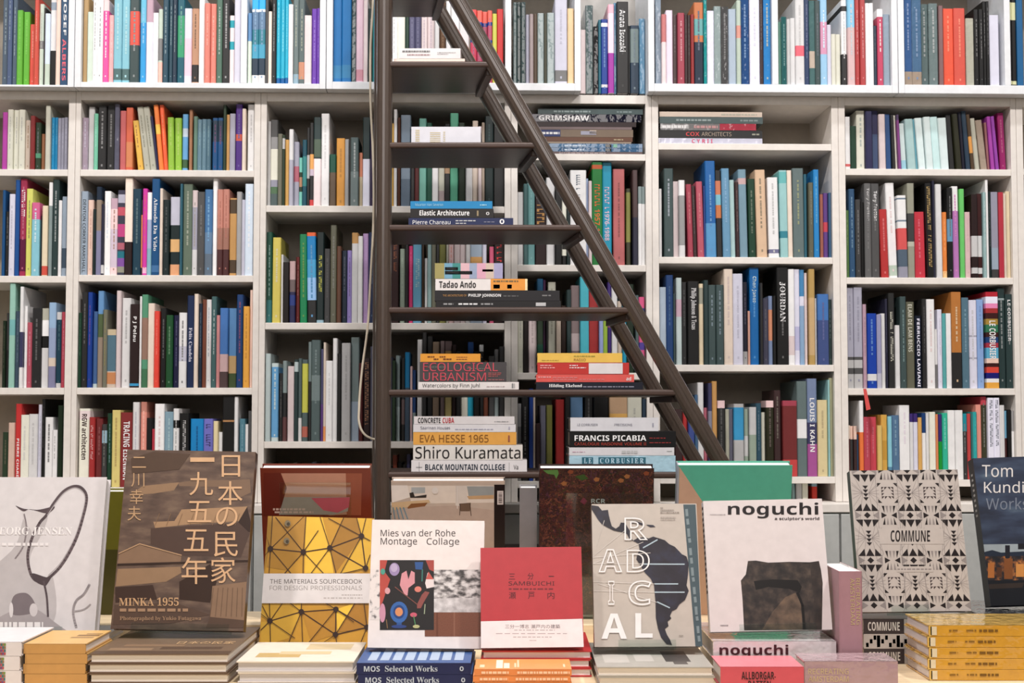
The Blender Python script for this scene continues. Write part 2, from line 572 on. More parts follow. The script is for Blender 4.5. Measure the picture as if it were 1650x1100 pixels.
cell(BA, 'third shelf', 0, 440, 3.929, 725, 0, '''
485-507 250 243 m:687
508-543 120 333 m:999
544-572 120 249 m:b59
573-603 240 469 b:0:.05:bcc
604-640 110 69c b:0:.52:987 b:.52:.76:564
641-668 230 776 m:a94
668-724 355 578 b:.0:.28:cba b:.06:.26:c85 b:.9:1:cb9
726-754 110 dcc
757-812 155 ddd m:999
813-870 195 322 t:P~J~Pelau:eee:.15:.45:.02 b:.02:.05:39c
871-888 145 eee
888-926 135 597 b:.3:.75:976 b:.0:.2:475
927-968 190 edc
969-1001 240 e43 m:f98
1003-1041 220 222 m:999
1043-1087 265 253 m:9b9
1089-1125 265 224 m:779
1127-1174 250 eee b:.35:.55:ccd m:444
1175-1219 140 235 t:Felix~Candela:dde:.35:.72:9
1220-1245 130 edc
1246-1269 190 234 m:89a
1270-1295 165 743
1296-1326 165 ddd m:789
1327-1359 145 466 m:eee
1361-1384 265 c88
1385-1436 220 47b b:0:.2:544 b:.2:.42:caa
1437-1490 220 58b b:0:.18:453 b:.18:.4:b96
1492-1531 135 247 m:d56
1535-1573 210 ea3 m:b72
1574-1594 105 ecb''')
cell(BA0, 'bottom shelf', 0, 620, 3.929, 652, 0, '''
0-38 300 343 m:876
40-77 240 dba
78-114 120 c33 t:PIERRE~CHAREAU:eee:.42:.98:.03
115-165 190 eed m:ccc
166-221 185 ddd m:bbb
222-250 125 dde m:aab
251-270 90 222 m:777
271-320 205 eee m:444
321-351 285 eee m:888
352-386 130 232
387-404 185 ccc''')
cell(BA, 'bottom shelf', 0, 620, 3.929, 652, 0, '''
485-553 150 eed t:RGW~architecten:433:.07:.65:.02 b:.86:.97:edd
554-588 205 a33 k:ebb:.1:.6:.4
589-632 215 733 m:a77
633-664 250 444 b:.7:.9:9bc m:aa9
665-697 180 243 m:9bc
698-750 160 dc7 m:a85
751-829 175 833 t:TRACING~EISENMAN:eee:.12:.9:.02
831-870 110 ddd m:aab
876-913 108 e98 b:.88:1:c87 m:fdc
915-950 210 222
951-968 280 b34
969-1029 120 fff m:dbb
1030-1087 170 8ab m:bdd
1089-1124 150 eee b:.75:.85:222 m:888
1125-1186 180 222 k:ddd:.1:.75:.3
1195-1278 215 08c b:.3:.42:057 m:047
1280-1339 215 77c k:447:.08:.4:.5
1340-1371 230 eda
1372-1399 300 eee
1401-1474 75 222 b:.72:.74:b85
1475-1499 75 eee
1509-1544 215 589 m:9bc
1545-1564 250 eee
1565-1592 165 555''')
# ---- behind the ladder
cell(BB, 'first shelf left half', 410, 150, 5.5, 990, 0, '''
106-134 240 ccc
135-198 230 eed b:0:.14:566 b:.14:.22:575 b:.22:.3:99a b:.8:1:555 b:.66:.8:999
200-240 355 776
240-262 365 343 b:.8:.95:ccc
263-298 405 da5
299-337 315 eee b:.0:.6:bbc
338-385 420 aab b:.38:.62:b67
386-416 560 7cb b:.3:.7:343 b:.4:.6:b86
417-457 405 156 b:.3:.75:388
458-484 300 333 b:.35:.65:bbb
485-519 260 333 b:.0:.07:d44 b:.36:.44:cbc b:.44:.62:ea5
520-584 210 344 b:0:.53:fee b:.55:.75:565
585-655 175 eee m:ccc
660-716 535 154 b:0:.65:654
720-794 390 d93 m:a73
795-831 400 aaa
832-848 400 333
848-918 390 566 m:eee b:0:.5:788
921-953 520 d86 b:0:.55:cb9
955-1020 205 344 b:0:.53:eef
1021-1060 260 324 m:88a''')
cell(BB, 'second shelf left half', 410, 340, 5.5, 985, 0, '''
95-145 180 254 b:0:.25:377 m:cdd
150-222 230 dc5 l14 m:dde
225-244 380 ddd
246-300 450 211
303-354 440 335 b:.7:1:caa b:.5:.7:766 b:.28:.45:348
357-392 400 622 m:b98
398-460 200 185 l-16 m:ba4
466-545 185 18c l-14 b:0:.25:333 b:.25:.5:9cf b:.5:.7:4ad b:.96:1:e63 m:9ac
547-609 185 233 b:.0:.03:9bc k:dd4:.26:.65:.4
612-665 330 444 m:666
670-722 125 665 m:999
725-764 310 643
766-815 345 234 m:889
817-858 345 98c m:657
859-914 190 ddd b:.88:1:c95
915-955 220 eee
956-1005 195 b9c m:cad
1007-1066 185 235 m:789''')
cell(BB, 'third shelf left half', 410, 520, 5.238, 985, 0, '''
85-130 260 bcc
137-195 340 cdd b:.05:.95:6ad m:cdd
197-230 425 333 m:888
232-266 320 899 b:0:.3:644 b:.3:.6:333
270-328 365 dcc
330-364 310 344 b:.85:.97:bcc
366-394 300 566 b:0:.28:ddd
396-445 310 566 b:.35:.95:cc4 b:.05:.18:b65
447-474 160 788 b:0:.6:333
475-549 145 566 b:.4:.65:788 m:9aa
551-575 220 557 b:.0:.4:648
576-596 165 dcb b:0:.15:e95
597-654 320 eee m:ccc
656-692 130 eee
694-728 260 222
731-805 170 bbb m:999
808-877 120 788 b:.0:.38:9ab
879-912 340 522
915-972 300 322 k:a75:.05:.8:.5
975-1030 200 556 m:888''')
cell(BB, 'first shelf right half', 615, 150, 5.5, 1000, 0, '''
82-104 265 da4
104-132 140 eee
134-163 210 532
167-253 185 89a b:0:.3:678
257-289 300 444
291-329 300 633
331-393 220 7ba
396-444 260 254
446-499 300 ddd
501-554 300 bba b:0:.2:a99
556-604 265 333 b:.4:.5:a86
606-678 170 5a8
681-736 260 232
741-803 300 ddd
805-853 235 dcb
855-885 290 dcc
887-913 255 a98
916-990 200 233 m:566
993-1084 240 333''')
cell(BB, 'second shelf right half', 615, 300, 5.5, 1215, 0, '''
85-148 400 433 k:a64:.12:.45:.4
156-204 550 9a9 m:bcb
206-234 400 333
236-274 525 d37 m:f9b
276-354 420 6ac k:bdd:.26:.6:.4
356-374 480 432
376-404 635 ddd
406-439 480 9bb
441-479 450 776
481-509 500 444
511-569 480 884
571-589 480 ccb
591-639 400 ecc m:e87
640-690 400 dcc
691-744 400 dcc
746-784 450 ccc
786-889 430 9ab b:.5:.75:c95
891-929 440 ccd
956-994 530 c57
999-1086 420 322 k:d33:.02:.3:.5''')
cell(BB, 'third shelf right half', 615, 490, 6.6, 1462, 0, '''
82-109 560 445
111-144 600 343
146-190 545 899 b:0:.4:abb
207-244 570 333 b:.2:.5:655
246-295 510 07a b:0:.6:456
297-324 660 dbb
326-359 700 247 b:0:.4:899
361-374 480 899
376-428 375 ccc
430-474 300 333
476-540 340 222
542-610 400 765
622-664 390 766
666-744 390 655 b:0:.5:cb7 b:.75:.9:a85
747-790 430 322
792-836 500 333
840-914 560 eed
916-976 400 1ac b:.8:1:247
980-1038 500 222
1040-1082 430 333 b:.93:1:ddd
1085-1130 600 743
1140-1200 550 555
1203-1248 480 abb b:.6:1:777
1252-1312 450 444''')
# ---- under the ladder rails
cell(BC, 'second shelf', 830, 250, 5.5, 970, 0, '''
22-75 320 ccc
78-114 250 466
115-177 175 699 m:8bb
181-277 300 322 k:b84:.2:.5:.7
281-354 190 ddd
357-416 300 222
418-458 140 222 b:.1:.9:eed
460-489 200 233
491-634 130 eee k:567:.05:.32:.25
636-654 200 9ac
656-684 225 dcc
686-778 55 173 k:c62:.22:.43:.5 t:1957-1975:c62:.46:.8:.02 b:.93:.97:b52
781-863 55 09b k:dbc:.24:.44:.5 t:1976-1988:dbc:.47:.76:.02
876-978 115 b66 m:744
991-1030 290 443 b:.3:.95:884
1046-1090 130 544 b:0:.5:334
1096-1127 275 eee b:.78:1:899
1128-1162 275 eee b:.78:1:899''')
cell(BC, 'third shelf', 830, 430, 5.5, 938, 0, '''
18-74 300 ccb m:999
77-118 350 211
121-193 300 dcc m:a99
197-249 105 254 b:.3:.7:343 b:.85:1:257
251-275 110 424
277-294 300 222
296-364 130 bba m:887
366-409 300 cba
411-458 340 321
460-499 200 344
501-577 160 877 b:.25:.45:baa
579-656 85 4bc
659-746 130 a33
748-784 300 9ad
786-824 300 9b3
826-860 130 437 b:.5:.7:a57
863-913 110 ddd
916-953 300 cba
956-990 200 19b
992-1060 150 232
1072-1100 250 566
1102-1153 265 d58 b:.8:.85:249 b:.3:.4:549
1154-1168 300 964''')
cell(BC, 'bottom shelf', 830, 610, 6.11, 1005, 0, '''
20-62 245 aaa b:0:.7:777
66-138 150 222 m:bbb
140-178 100 149
180-201 180 dcb
206-250 440 433
252-304 265 778
312-370 260 884
402-490 205 b33
493-543 180 333
546-668 150 699 b:.7:1:579
691-774 120 333 m:888
778-928 150 222
932-1109 180 b97 b:.4:.8:da5
1112-1252 170 ccb m:999
1260-1305 200 345
1312-1450 160 dcc
1453-1590 150 ddd m:aaa''')
# ---- right of the ladder
cell(BD, 'second shelf', 1050, 240, 5.323, 925, 0, '''
72-95 335 ddd
112-190 165 455 m:dde
192-240 270 dcc l-8
241-292 265 999 l-18 b:0:.15:ddd b:.8:1:eee
293-304 215 536 l-14
318-362 300 a45 l-16 m:d99
364-400 310 433 l-16 m:777
404-458 275 b56 l-16 m:d99
460-472 310 459 l-6
474-560 100 26a l-14 b:.0:.35:59c m:9bd
564-614 180 333 l-12 b:.45:.6:c74 b:.6:.72:7bc b:.72:.88:c75
618-683 165 69b l-12 m:9bd
685-728 260 acc l-10
732-762 280 433 l-8 m:a88
766-834 170 79a l-14 b:.83:.9:caa
845-906 250 243 l-8 m:998
914-1000 175 db9 l-18 m:665
1014-1102 240 eee l-10 b:.05:.1:779 m:aaa
1113-1178 180 9cc l-10 b:.22:.3:389 b:.85:.98:6bb
1180-1220 180 edc l-8
1226-1320 160 677 l-4 m:bb7
1322-1346 210 367
1358-1398 285 665 m:998
1400-1445 175 28c l-6 m:9cd
1462-1490 380 a65
1492-1532 370 648 b:.4:.55:c45
1534-1553 370 468''')
cell(BD, 'third shelf', 1050, 420, 5.323, 890, 0, '''
75-130 225 abc
132-193 120 247 m:579
196-215 280 455
218-264 145 bcc b:.55:.75:cab
268-312 180 333 m:777
316-412 175 222 t:Philip~Johnson~&~Texas:ddd:.08:.58:9
414-453 195 dca b:.75:.95:998
456-494 165 344
496-560 205 455 m:9ab
562-626 205 455 m:9ab
630-705 70 dcb m:baa
707-790 110 ccd m:aab
793-834 180 223 b:0:.16:999 m:778
836-854 430 c98
856-936 55 06a t:Chen~Jones:cdd:.09:.36:.02 m:8ad
940-962 190 333
967-1014 320 445 m:777
1016-1050 300 78a b:.35:.8:c86
1052-1076 300 222
1086-1185 55 222 t:JOURDAN:eee:.15:.56:9 m:999
1187-1238 70 eee b:.1:.3:dcc
1239-1286 70 dde b:.15:.4:bbd
1287-1325 75 48b b:.0:.62:8ac b:.62:.72:dde
1327-1353 100 dcc
1362-1412 70 b95 b:.1:.7:ca7
1415-1430 320 ccc
1434-1528 285 458 b:.63:1:47b m:77a
1532-1564 330 344 m:999''')
cell(BD, 'bottom shelf', 1070, 590, 4.783, 850, 0, '''
92-152 330 433
155-190 340 b33
193-240 300 459
243-266 220 468
268-314 125 ddd
318-344 320 b67
347-376 130 446 b:.4:.7:889
379-418 115 c95
421-478 265 333 b:.9:1:ecc m:777
482-510 330 aa9
512-545 330 667
547-624 290 bbb b:.5:.95:39c
632-664 330 9a9 b:.3:.6:ccc
667-721 315 ccc b:.2:.6:9a9
724-763 285 356 m:89a
767-795 355 ccb
799-858 265 332 b:.91:1:ecc m:877
862-914 185 433 m:998
924-1034 265 733 b:0:.22:c44 b:.93:1:a45
1037-1114 115 677 b:.4:.6:eee
1117-1190 95 78a b:0:.33:a59 b:.33:.55:446 t:LOUIS~I~KAHN:eee:.2:.75:.02
1196-1274 260 dc9 m:a97
1276-1288 105 9cc
1290-1322 90 aa8''')
cell(BD, 'ledge below the bottom shelf', 1070, 590, 4.783, 1060, .03, '''
1003-1025 945 8aa
1030-1072 975 bbb
1074-1118 965 ddc
1155-1196 915 c32 b:.8:1:8ab''')
# ---- right edge bay
cell(BE, 'first shelf', 1350, 150, 5.5, 670, 0, '''
62-75 200 c97
76-126 200 eee b:.05:.1:d66
130-184 280 243
186-258 145 ddc m:899
260-318 155 335
321-378 145 457 b:.6:1:335
384-440 180 dcc l-16
445-496 175 358 l-28
500-526 185 333 l-46
530-552 185 ddc l-58
554-574 185 546 l-50 b:.0:.9:848
578-628 260 cdd l-40 b:0:.2:9cd
634-704 225 acc l-38
707-734 220 6ab l-32
737-800 210 dee l-36
804-862 205 dee l-28
864-926 205 cee l-28
929-1006 210 dee l-22
1014-1062 180 333 l-32
1066-1112 180 332 l-40
1118-1150 160 223 l-30
1156-1196 150 345 l-40
1200-1230 180 543 l-40 b:.3:.6:d94
1240-1284 210 bba l-40
1290-1344 230 a98 l-46 s
1350-1370 250 966 l-24
1378-1410 200 a4a l-44
1414-1442 200 94a l-44
1462-1516 165 926 l-18 m:c89''')
cell(BE, 'second shelf', 1350, 270, 5.5, 975, 0, '''
80-114 375 574 m:9a7
116-168 185 357 l-4 m:9bc
170-214 280 444 m:aaa
216-250 300 111
254-312 135 666 t:Tony~Fretton:ccc:.05:.4:.02 m:888
314-386 135 555 t:Tony~Fretton:eee:.08:.4:.02 m:888
400-466 365 b33 l-14 m:e99
472-548 130 eee l-26 b:.02:.13:bcb m:dbb
552-630 245 eee l-12 b:0:.13:99a b:.13:.34:567 b:.34:.6:d55 b:.68:.7:789 b:.95:.97:789
634-694 135 998 b:.38:.68:444 b:.33:.38:bba
702-800 385 c34 l-12 m:e89
806-860 135 222 l-16 k:ca6:.04:.88:.5
862-884 110 334
888-938 145 ddd l-8
944-986 390 e83 b:.0:.1:fc8 m:fb8
988-1035 175 222 b:.4:.65:69b m:bbb
1040-1095 160 b7b l-6 b:.73:1:eee m:e9c
1102-1142 185 6c6
1146-1192 390 dbb m:caa
1200-1252 235 322 b:.25:.5:ccc b:.05:.12:ccc
1258-1304 225 422 b:.25:.5:ddd b:.05:.12:ddd
1306-1331 215 9bb m:eee
1332-1356 105 eee
1362-1384 205 233 m:999
1386-1446 210 99a b:.0:.1:444 b:.1:.35:9ab
1448-1490 215 b34
1491-1512 225 dcb
1516-1574 205 dca''')
cell(BE, 'third shelf', 1350, 450, 5.5, 965, 0, '''
88-160 70 aab b:0:.14:bbb b:.14:.2:555 b:.2:.28:bbb b:.28:.31:555 m:889
161-234 70 aab b:0:.14:bbb b:.14:.2:555 b:.2:.28:bbb b:.28:.31:555 m:889
238-268 220 b9a m:766
276-360 300 14a b:.1:.19:ddd m:9bd
362-402 310 99b b:0:.2:bbc
404-441 300 ddd
443-465 170 334 m:778
468-520 120 333 k:ddc:.2:.72:.45
524-570 405 ddd
572-624 150 455 m:9bb
629-704 195 665 t:ELAM~DE~LAM~BENS:ccb:.03:.58:.02
710-766 320 123 t:FERRUCCIO~LAVIANI:eef:.04:.98:.03
769-804 170 333 m:888
808-876 175 eee m:dbb
878-902 440 ddd b:0:.4:777
905-944 265 dde m:bbc
947-978 300 5aa
980-1024 300 eee
1028-1114 110 b73 b:0:.37:333 m:eed
1120-1182 160 578 m:9bc
1186-1260 180 dde b:.33:.35:aab b:.58:.6:aab m:bbb
1264-1322 175 8ad m:68b
1334-1442 110 eee b:0:.06:ea3 b:.06:.1:eee b:.1:.16:227 b:.16:.22:d43 b:.22:.26:422 b:.26:.31:ecb b:.31:.42:5ac b:.42:.47:a34 b:.47:.53:247 b:.53:.58:422 b:.58:.66:375 b:.66:.72:a83 b:.72:.78:422 b:.78:.83:a33 b:.83:.88:e8b b:.88:.95:eef b:.95:1:b23 t:LE~CORBUSIER:eee:.3:.7:.03
1448-1512 75 344 b:.88:.9:9aa m:ccc
1514-1578 130 344 t:LE~CORBUSIER:eee:.06:.5:.02 m:aaa''')
cell(BE, 'bottom shelf', 1350, 620, 5.5, 842, 0, '''
104-128 360 644 b:.75:1:edc
130-156 365 444 b:.75:1:ecb
158-184 365 433 b:.75:1:ecb
186-205 440 357
208-243 140 eee b:0:.6:e73
246-302 285 b45 m:d89
304-365 285 c45 m:d89
368-408 360 db6
410-462 265 da4 b:.3:.6:c93
464-498 280 8cd b:0:.2:58a
500-566 270 579 m:9bc
570-660 180 eee m:dcd
662-690 255 ddd b:.87:1:437
692-728 255 dde b:.87:1:437
731-764 290 da5
767-801 250 eee b:.7:1:247
803-828 250 ddd
830-880 240 eed
883-906 260 d85
908-946 260 093 b:.58:1:437
948-999 250 2b9 m:cee
1001-1062 225 eee
1063-1127 225 eee
1132-1176 255 444 b:.73:1:19a m:ccc
1178-1212 255 c44
1214-1246 240 2aa m:7cc
1248-1294 175 e98
1298-1345 105 443 b:.9:1:c45 m:aaa
1348-1400 115 eef k:345:.03:.6:.45
1401-1452 115 eef k:345:.03:.6:.45
1454-1496 180 ddd
1498-1526 230 7bd b:0:.6:533
1530-1562 220 222
1564-1600 230 eee b:.7:1:999''')

cell(BB, 'lowest row', 410, 520, 5.238, 1560, .03, """
95-140 1185 333
142-190 1230 443
192-250 1200 222
252-300 1240 544
302-352 1190 333 m:888
354-400 1225 223
402-470 1205 332
472-520 1180 345
522-575 1215 222
577-640 1195 433
642-700 1230 333
702-760 1190 522
762-820 1210 222
822-880 1200 343
882-960 1225 322""")  # dark books added so the empty lower shelf does not read as lit
cell(BB, 'lowest row', 615, 620, 6.6, 1300, .03, """
60-112 860 222
114-160 750 843
162-215 830 222
217-262 850 333
264-300 740 446
302-390 900 222
392-480 880 333
482-560 900 432
562-640 880 222
642-760 890 333
762-880 870 223""")  # mostly added dark books, standing for the shade of the open shelf

ORD = 'first second third fourth fifth sixth seventh eighth ninth tenth'.split()


def ordinal(n):
    return ORD[n - 1] if n <= 10 else '%d%s' % (n, {1: 'st', 2: 'nd', 3: 'rd'}.get(n % 10 if n % 100 not in (11, 12, 13) else 0, 'th'))


def colname(h):
    import colorsys
    r, g, b = hexrgb(h); hh, s, v = colorsys.rgb_to_hsv(r, g, b); hh *= 360
    if s < .13 or v < .22:
        return 'black' if v < .28 else 'charcoal' if v < .4 else 'dark grey' if v < .5 else 'grey' if v < .68 else 'pale grey' if v < .82 else 'white'
    if hh < 14 or hh > 345: n = 'red'
    elif hh < 28: n = 'orange' if s > .55 and v > .7 else 'brown' if v < .7 else 'salmon'
    elif hh < 50: n = ('amber' if s > .5 else 'cream' if s < .3 else 'tan') if v > .65 else 'brown'
    elif hh < 68: n = 'yellow' if s > .3 and v > .6 else 'olive'
    elif hh < 160: n = 'green'
    elif hh < 195: n = 'teal'
    elif hh < 250: n = 'blue'
    elif hh < 290: n = 'purple'
    else: n = 'pink' if v > .7 else 'plum'
    if n == 'red' and s < .45 and v > .6: n = 'pink'
    if n in ('cream', 'amber', 'olive', 'plum', 'salmon', 'tan'): return n
    if v < .42: return 'dark ' + n
    if s < .35 and v > .6: return 'pale ' + n
    return n


def parse(rows):
    out = []
    for ln in rows.strip().split('\n'):
        t = ln.split(); x0, x1 = map(float, t[0].split('-') if not t[0].startswith('-') else t[0][1:].split('-'))
        e = dict(x0=x0, x1=x1, top=float(t[1]), col=t[2], lean=0.0, bands=[], marks=None, txt=[], shiny=False, heavy=[])
        for k in t[3:]:
            if k == 's': e['shiny'] = True
            elif k[0] == 'l': e['lean'] = float(k[1:])
            elif k[:2] == 'b:': _, a, b, c = k.split(':'); e['bands'].append((float(a), float(b), c))
            elif k[:2] == 'm:': e['marks'] = k[2:]
            elif k[:2] == 'k:': _, c, a, b, wf = k.split(':'); e['heavy'].append((c, float(a), float(b), float(wf)))
            elif k[:2] == 't:': _, s, c, a, b, w = k.split(':'); e['txt'].append((s.replace('~', ' '), c, float(a), float(b), float(w)))
        out.append(e)
    return out


def cover_mesh(mb, w, h, d, e, mw=None):
    """spine and boards as one U-shaped cover, printed bands split the spine; mw places it when many go into one mesh"""
    kind = 'shiny' if e['shiny'] else 'paper'; ro = .12 if e['shiny'] else .42
    bands = []
    for (a, b, c) in e['bands']:                       # later bands lie on top of earlier ones
        new = []
        for (p, q, k) in bands:
            if q <= a or p >= b: new.append((p, q, k)); continue
            if p < a: new.append((p, a, k))
            if q > b: new.append((b, q, k))
        bands = new + [(a, b, c)]
    lv = sorted({0.0, 1.0} | {x for b in bands for x in b[:2]})
    c, t = min(.0025, w * .22), min(.0022, w * .2)
    prof = [(0, d), (0, c), (c, 0), (w - c, 0), (w, c), (w, d), (w - t, d), (w - t, .006), (t, .006), (t, d)]
    X = (lambda p: tuple(mw @ Vector(p))) if mw is not None else (lambda p: p)
    n0 = len(mb.v)
    for z in lv: mb.v += [X((x, y, z * h)) for x, y in prof]
    np_ = len(prof)
    for i in range(len(lv) - 1):
        zm = (lv[i] + lv[i + 1]) / 2; col = e['col']
        for (a, b, k) in bands:
            if a <= zm <= b: col = k
        mi = mb.m(M(col, ro, kind)); base = mb.m(M(e['col'], ro, kind)); inn = mb.m(PAGESW)
        for j in range(np_):
            k = (j + 1) % np_
            mb.f.append((n0 + i * np_ + j, n0 + i * np_ + k, n0 + (i + 1) * np_ + k, n0 + (i + 1) * np_ + j))
            mb.mi.append(inn if j in (6, 7, 8) else mi if j in (0, 1, 2, 3, 4) else base)
    k = mb.m(M(e['col'], ro, kind)); T = n0 + (len(lv) - 1) * np_
    for q in ((0, 1, 8, 9), (1, 2, 3, 4, 7, 8), (4, 5, 6, 7)):
        mb.f.append(tuple(n0 + i for i in reversed(q))); mb.mi.append(k)
        mb.f.append(tuple(T + i for i in q)); mb.mi.append(k)
    return t


def mixhex(a, b, k):
    return ''.join('%02x' % round(255 * (x * (1 - k) + y * k)) for x, y in zip(hexrgb(a), hexrgb(b)))


def spine_letters(mb, w, h, e, rnd, off=-.0005, more=None):
    more = more if more is not None else lambda: mb           # each block of lettering can be a part of its own
    c = min(.0025, w * .22)
    if e['marks']:
        mat = M(mixhex(e['marks'], e['col'], .45), .45); ww = min(.005, (w - 2 * c) * .27); xm = w * .5; z = h * rnd.uniform(.84, .93)
        end = h * rnd.uniform(.3, .5)
        while z > end:
            l = rnd.uniform(.004, .012)
            mb.face([(xm - ww / 2, off, z - l), (xm + ww / 2, off, z - l), (xm + ww / 2, off, z), (xm - ww / 2, off, z)], mat); z -= l + rnd.choice((.0015, .0015, .002, .006))
        z = h * .09; more().face([(xm - ww / 2, off, z - ww * 1.4), (xm + ww / 2, off, z - ww * 1.4), (xm + ww / 2, off, z), (xm - ww / 2, off, z)], mat)
    for (col, a, b, wf) in e['heavy']:
        mat = M(col, .45); ww = w * wf; z = h * (1 - a); lt = max(.004, ww * .55)
        while z > h * (1 - b):
            k = rnd.random()
            if k > .14:
                x0 = w / 2 - ww / 2; x1 = w / 2 + ww / 2; l = lt * .68
                mb.face([(x0, off, z - l * .3), (x1, off, z - l * .3), (x1, off, z), (x0, off, z)], mat)
                m0 = x0 if k > .5 else x1 - ww * .3
                mb.face([(m0, off, z - l), (m0 + ww * .3, off, z - l), (m0 + ww * .3, off, z - l * .3), (m0, off, z - l * .3)], mat)
            z -= lt
    for (s, col, a, b, bold) in e['txt']:
        tw = (w - 2 * c) * (.66 if any(ch in s for ch in 'gjpqy') else .6)
        put_text(more(), s, (w / 2 - tw / 2, off, h * (1 - a)), (0, 0, -h * (b - a)), (tw, 0, 0), (0, -1, 0), M(col, .4), bold)


BOOKS = []
counts = {}
for (bay, shelf, ox, oy, s, bottom, v, rows) in CELLS:
    es = parse(rows); prev = None
    es.sort(key=lambda e: e['x0'])
    for e in es:
        # no overlap along the shelf, neither at the foot nor at the head
        if prev is not None:
            if e['x0'] < prev['x1'] + .8:
                mid = (e['x0'] + prev['x1']) / 2; prev['x1'] = mid - .4; e['x0'] = mid + .4
        prev = e
    for p, e in zip(es, es[1:]):
        hm = bottom - max(p['top'], e['top']); fr = lambda b: b['lean'] * hm / (bottom - b['top'])
        gap = (e['x0'] + fr(e)) - (p['x1'] + fr(p))
        if gap < 0.5:
            need = .5 - gap
            if p['lean'] > 0: p['lean'] -= need * (bottom - p['top']) / hm
            else: e['lean'] = min(e['lean'] + need * (bottom - e['top']) / hm, max(0, e['lean']) + 0)
    um = PC(ox + (es[0]['x0'] + es[-1]['x1']) / 2 / s, oy + bottom / s, v)[0]
    own = [H for H in HOLD if H[0] < um < H[1] and (H[2] == VU) == (v == VU)] if 'gap between' not in shelf else []
    for e in list(es):
        key = (bay, shelf); counts[key] = counts.get(key, 0) + 1
        e.update(bay=bay, shelf=shelf, n=counts[key], v=v)
        zb = PC(ox + (es[0]['x0'] + es[-1]['x1']) / 2 / s, oy + bottom / s, v)[1]
        u0, _ = PC(ox + e['x0'] / s, oy + bottom / s, v); u1, _ = PC(ox + e['x1'] / s, oy + bottom / s, v)
        zt = PC(ox + e['x0'] / s, oy + e['top'] / s, v)[1]
        if own:
            zb = min(own[0][3], key=lambda z: abs(z - zb)); u0 = max(u0, own[0][0] + .0008); u1 = min(u1, own[0][1] - .0008)
        elif v != VU: zb = max(zb, TOPZ)
        cap = 9
        if own:
            up = [z for z in own[0][3] if z > zb + .05]; cap = (min(up) - SHT - .0015 - zb) if up else (TOPZ - .0275 - zb if v != VU else 9)
        if u1 - u0 < .004: counts[key] -= 1; continue
        e.update(u0=u0, w=max(u1 - u0, .004), zb=zb, h=min(max(zt - zb, .06), cap))
        y0 = max(oy + e['top'] / s, 0); e['area'] = (e['x1'] - e['x0']) / s * (oy + bottom / s - y0)
        xm = ox + (e['x0'] + e['x1']) / 2 / s; ym = (y0 + oy + bottom / s) / 2
        rail = 737 + .577 * ym
        if 632 < xm < rail: e['area'] *= .45                        # partly hidden by the ladder and its books
        if ym > 690: e['area'] *= .5
        e['px'] = xm
        BOOKS.append(e)
N_SINGLE = 232
order = sorted(range(len(BOOKS)), key=lambda i: -BOOKS[i]['area'])
single = set(order[:N_SINGLE])
rest = MB()
rowgroup = {}
for i, e in enumerate(BOOKS):
    rnd = random.Random(1000 + i)
    w, h = e['w'], e['h']; d = min(.24, max(.13, h * rnd.uniform(.66, .8)))
    # every book is pushed in by a slightly different amount
    v0 = e['v'] + .004 + rnd.uniform(0, .016) + (.004 if e['h'] < .2 else 0)
    a = math.atan2(e['lean'], (e['h'] / (e['w'] + 1e-9)) * (e['x1'] - e['x0'])) if e['lean'] else 0
    M0 = CASE @ Matrix.Translation((e['u0'], v0, e['zb'] + .0006))
    if a < 0: M0 = M0 @ Matrix.Rotation(a, 4, 'Y')
    elif a > 0: M0 = M0 @ Matrix.Translation((w, 0, 0)) @ Matrix.Rotation(a, 4, 'Y') @ Matrix.Translation((-w, 0, 0))
    if i in single:
        q = MB(); t = cover_mesh(q, w, h, d, e)
        o = q.build('book', None, M0)
        deco = ''
        bs = [b for b in e['bands'] if b[1] - b[0] > .08 and colname(b[2]) != colname(e['col'])]
        if e['lean'] < -25: deco = 'leaning '
        if e['txt']: deco += 'lettered '
        size = 'slim ' if w < .019 else 'thick ' if w > .038 else 'tall ' if h > .3 else 'low ' if h < .17 else ''
        cn = colname(e['col'])
        if bs and not e['txt']: cn += ' and ' + colname(bs[-1][2])
        lab = f"{size}{deco}{cn} book, {ordinal(e['n'])} from left, {e['shelf']} of {e['bay']}"
        lab = lab.replace(' of the bay', ' of bay'); words = lab.split()
        if len(words) > 16: lab = lab.replace(size, '', 1); words = lab.split()
        if len(words) > 16: lab = lab.replace(' left half', '').replace(' right half', ''); words = lab.split()
        if len(words) > 16: lab = lab.replace(deco, '', 1); words = lab.split()
        if len(words) > 16: lab = lab.replace(' of bay', ',', 1).replace('gap between the boxes', 'gap between boxes'); words = lab.split()
        if len(words) > 16: lab = lab.replace(' the ladder', ' ladder'); words = lab.split()
        if len(words) > 16: print('LONG', lab)
        tag(o, lab, 'book', f"books on the {e['shelf']} of the {e['bay']}")
        pb = MB(); pb.box((t + .0002, .0062, .002), (w - t - .0002, d - .004, h - .003), PAGESW); pb.build('page_block', o)
        lts = [MB()]
        def more(): lts.append(MB()); return lts[-1]
        spine_letters(lts[0], w, h, e, rnd, more=more)
        for lt in lts:
            if lt.f: lt.build('spine_lettering', o)
    else:
        t = cover_mesh(rest, w, h, d, e, M0)
        n0 = len(rest.v); rest.box((t + .0002, .0062, .002), (w - t - .0002, d - .004, h - .003), PAGESW)
        for j in range(n0, len(rest.v)): rest.v[j] = tuple(M0 @ Vector(rest.v[j]))
        n0 = len(rest.v); spine_letters(rest, w, h, e, rnd)
        for j in range(n0, len(rest.v)): rest.v[j] = tuple(M0 @ Vector(rest.v[j]))
tag(rest.build('shelved_book_filling'), 'remaining thin books filling the gaps between the larger ones on all shelves', 'book', kind='stuff')

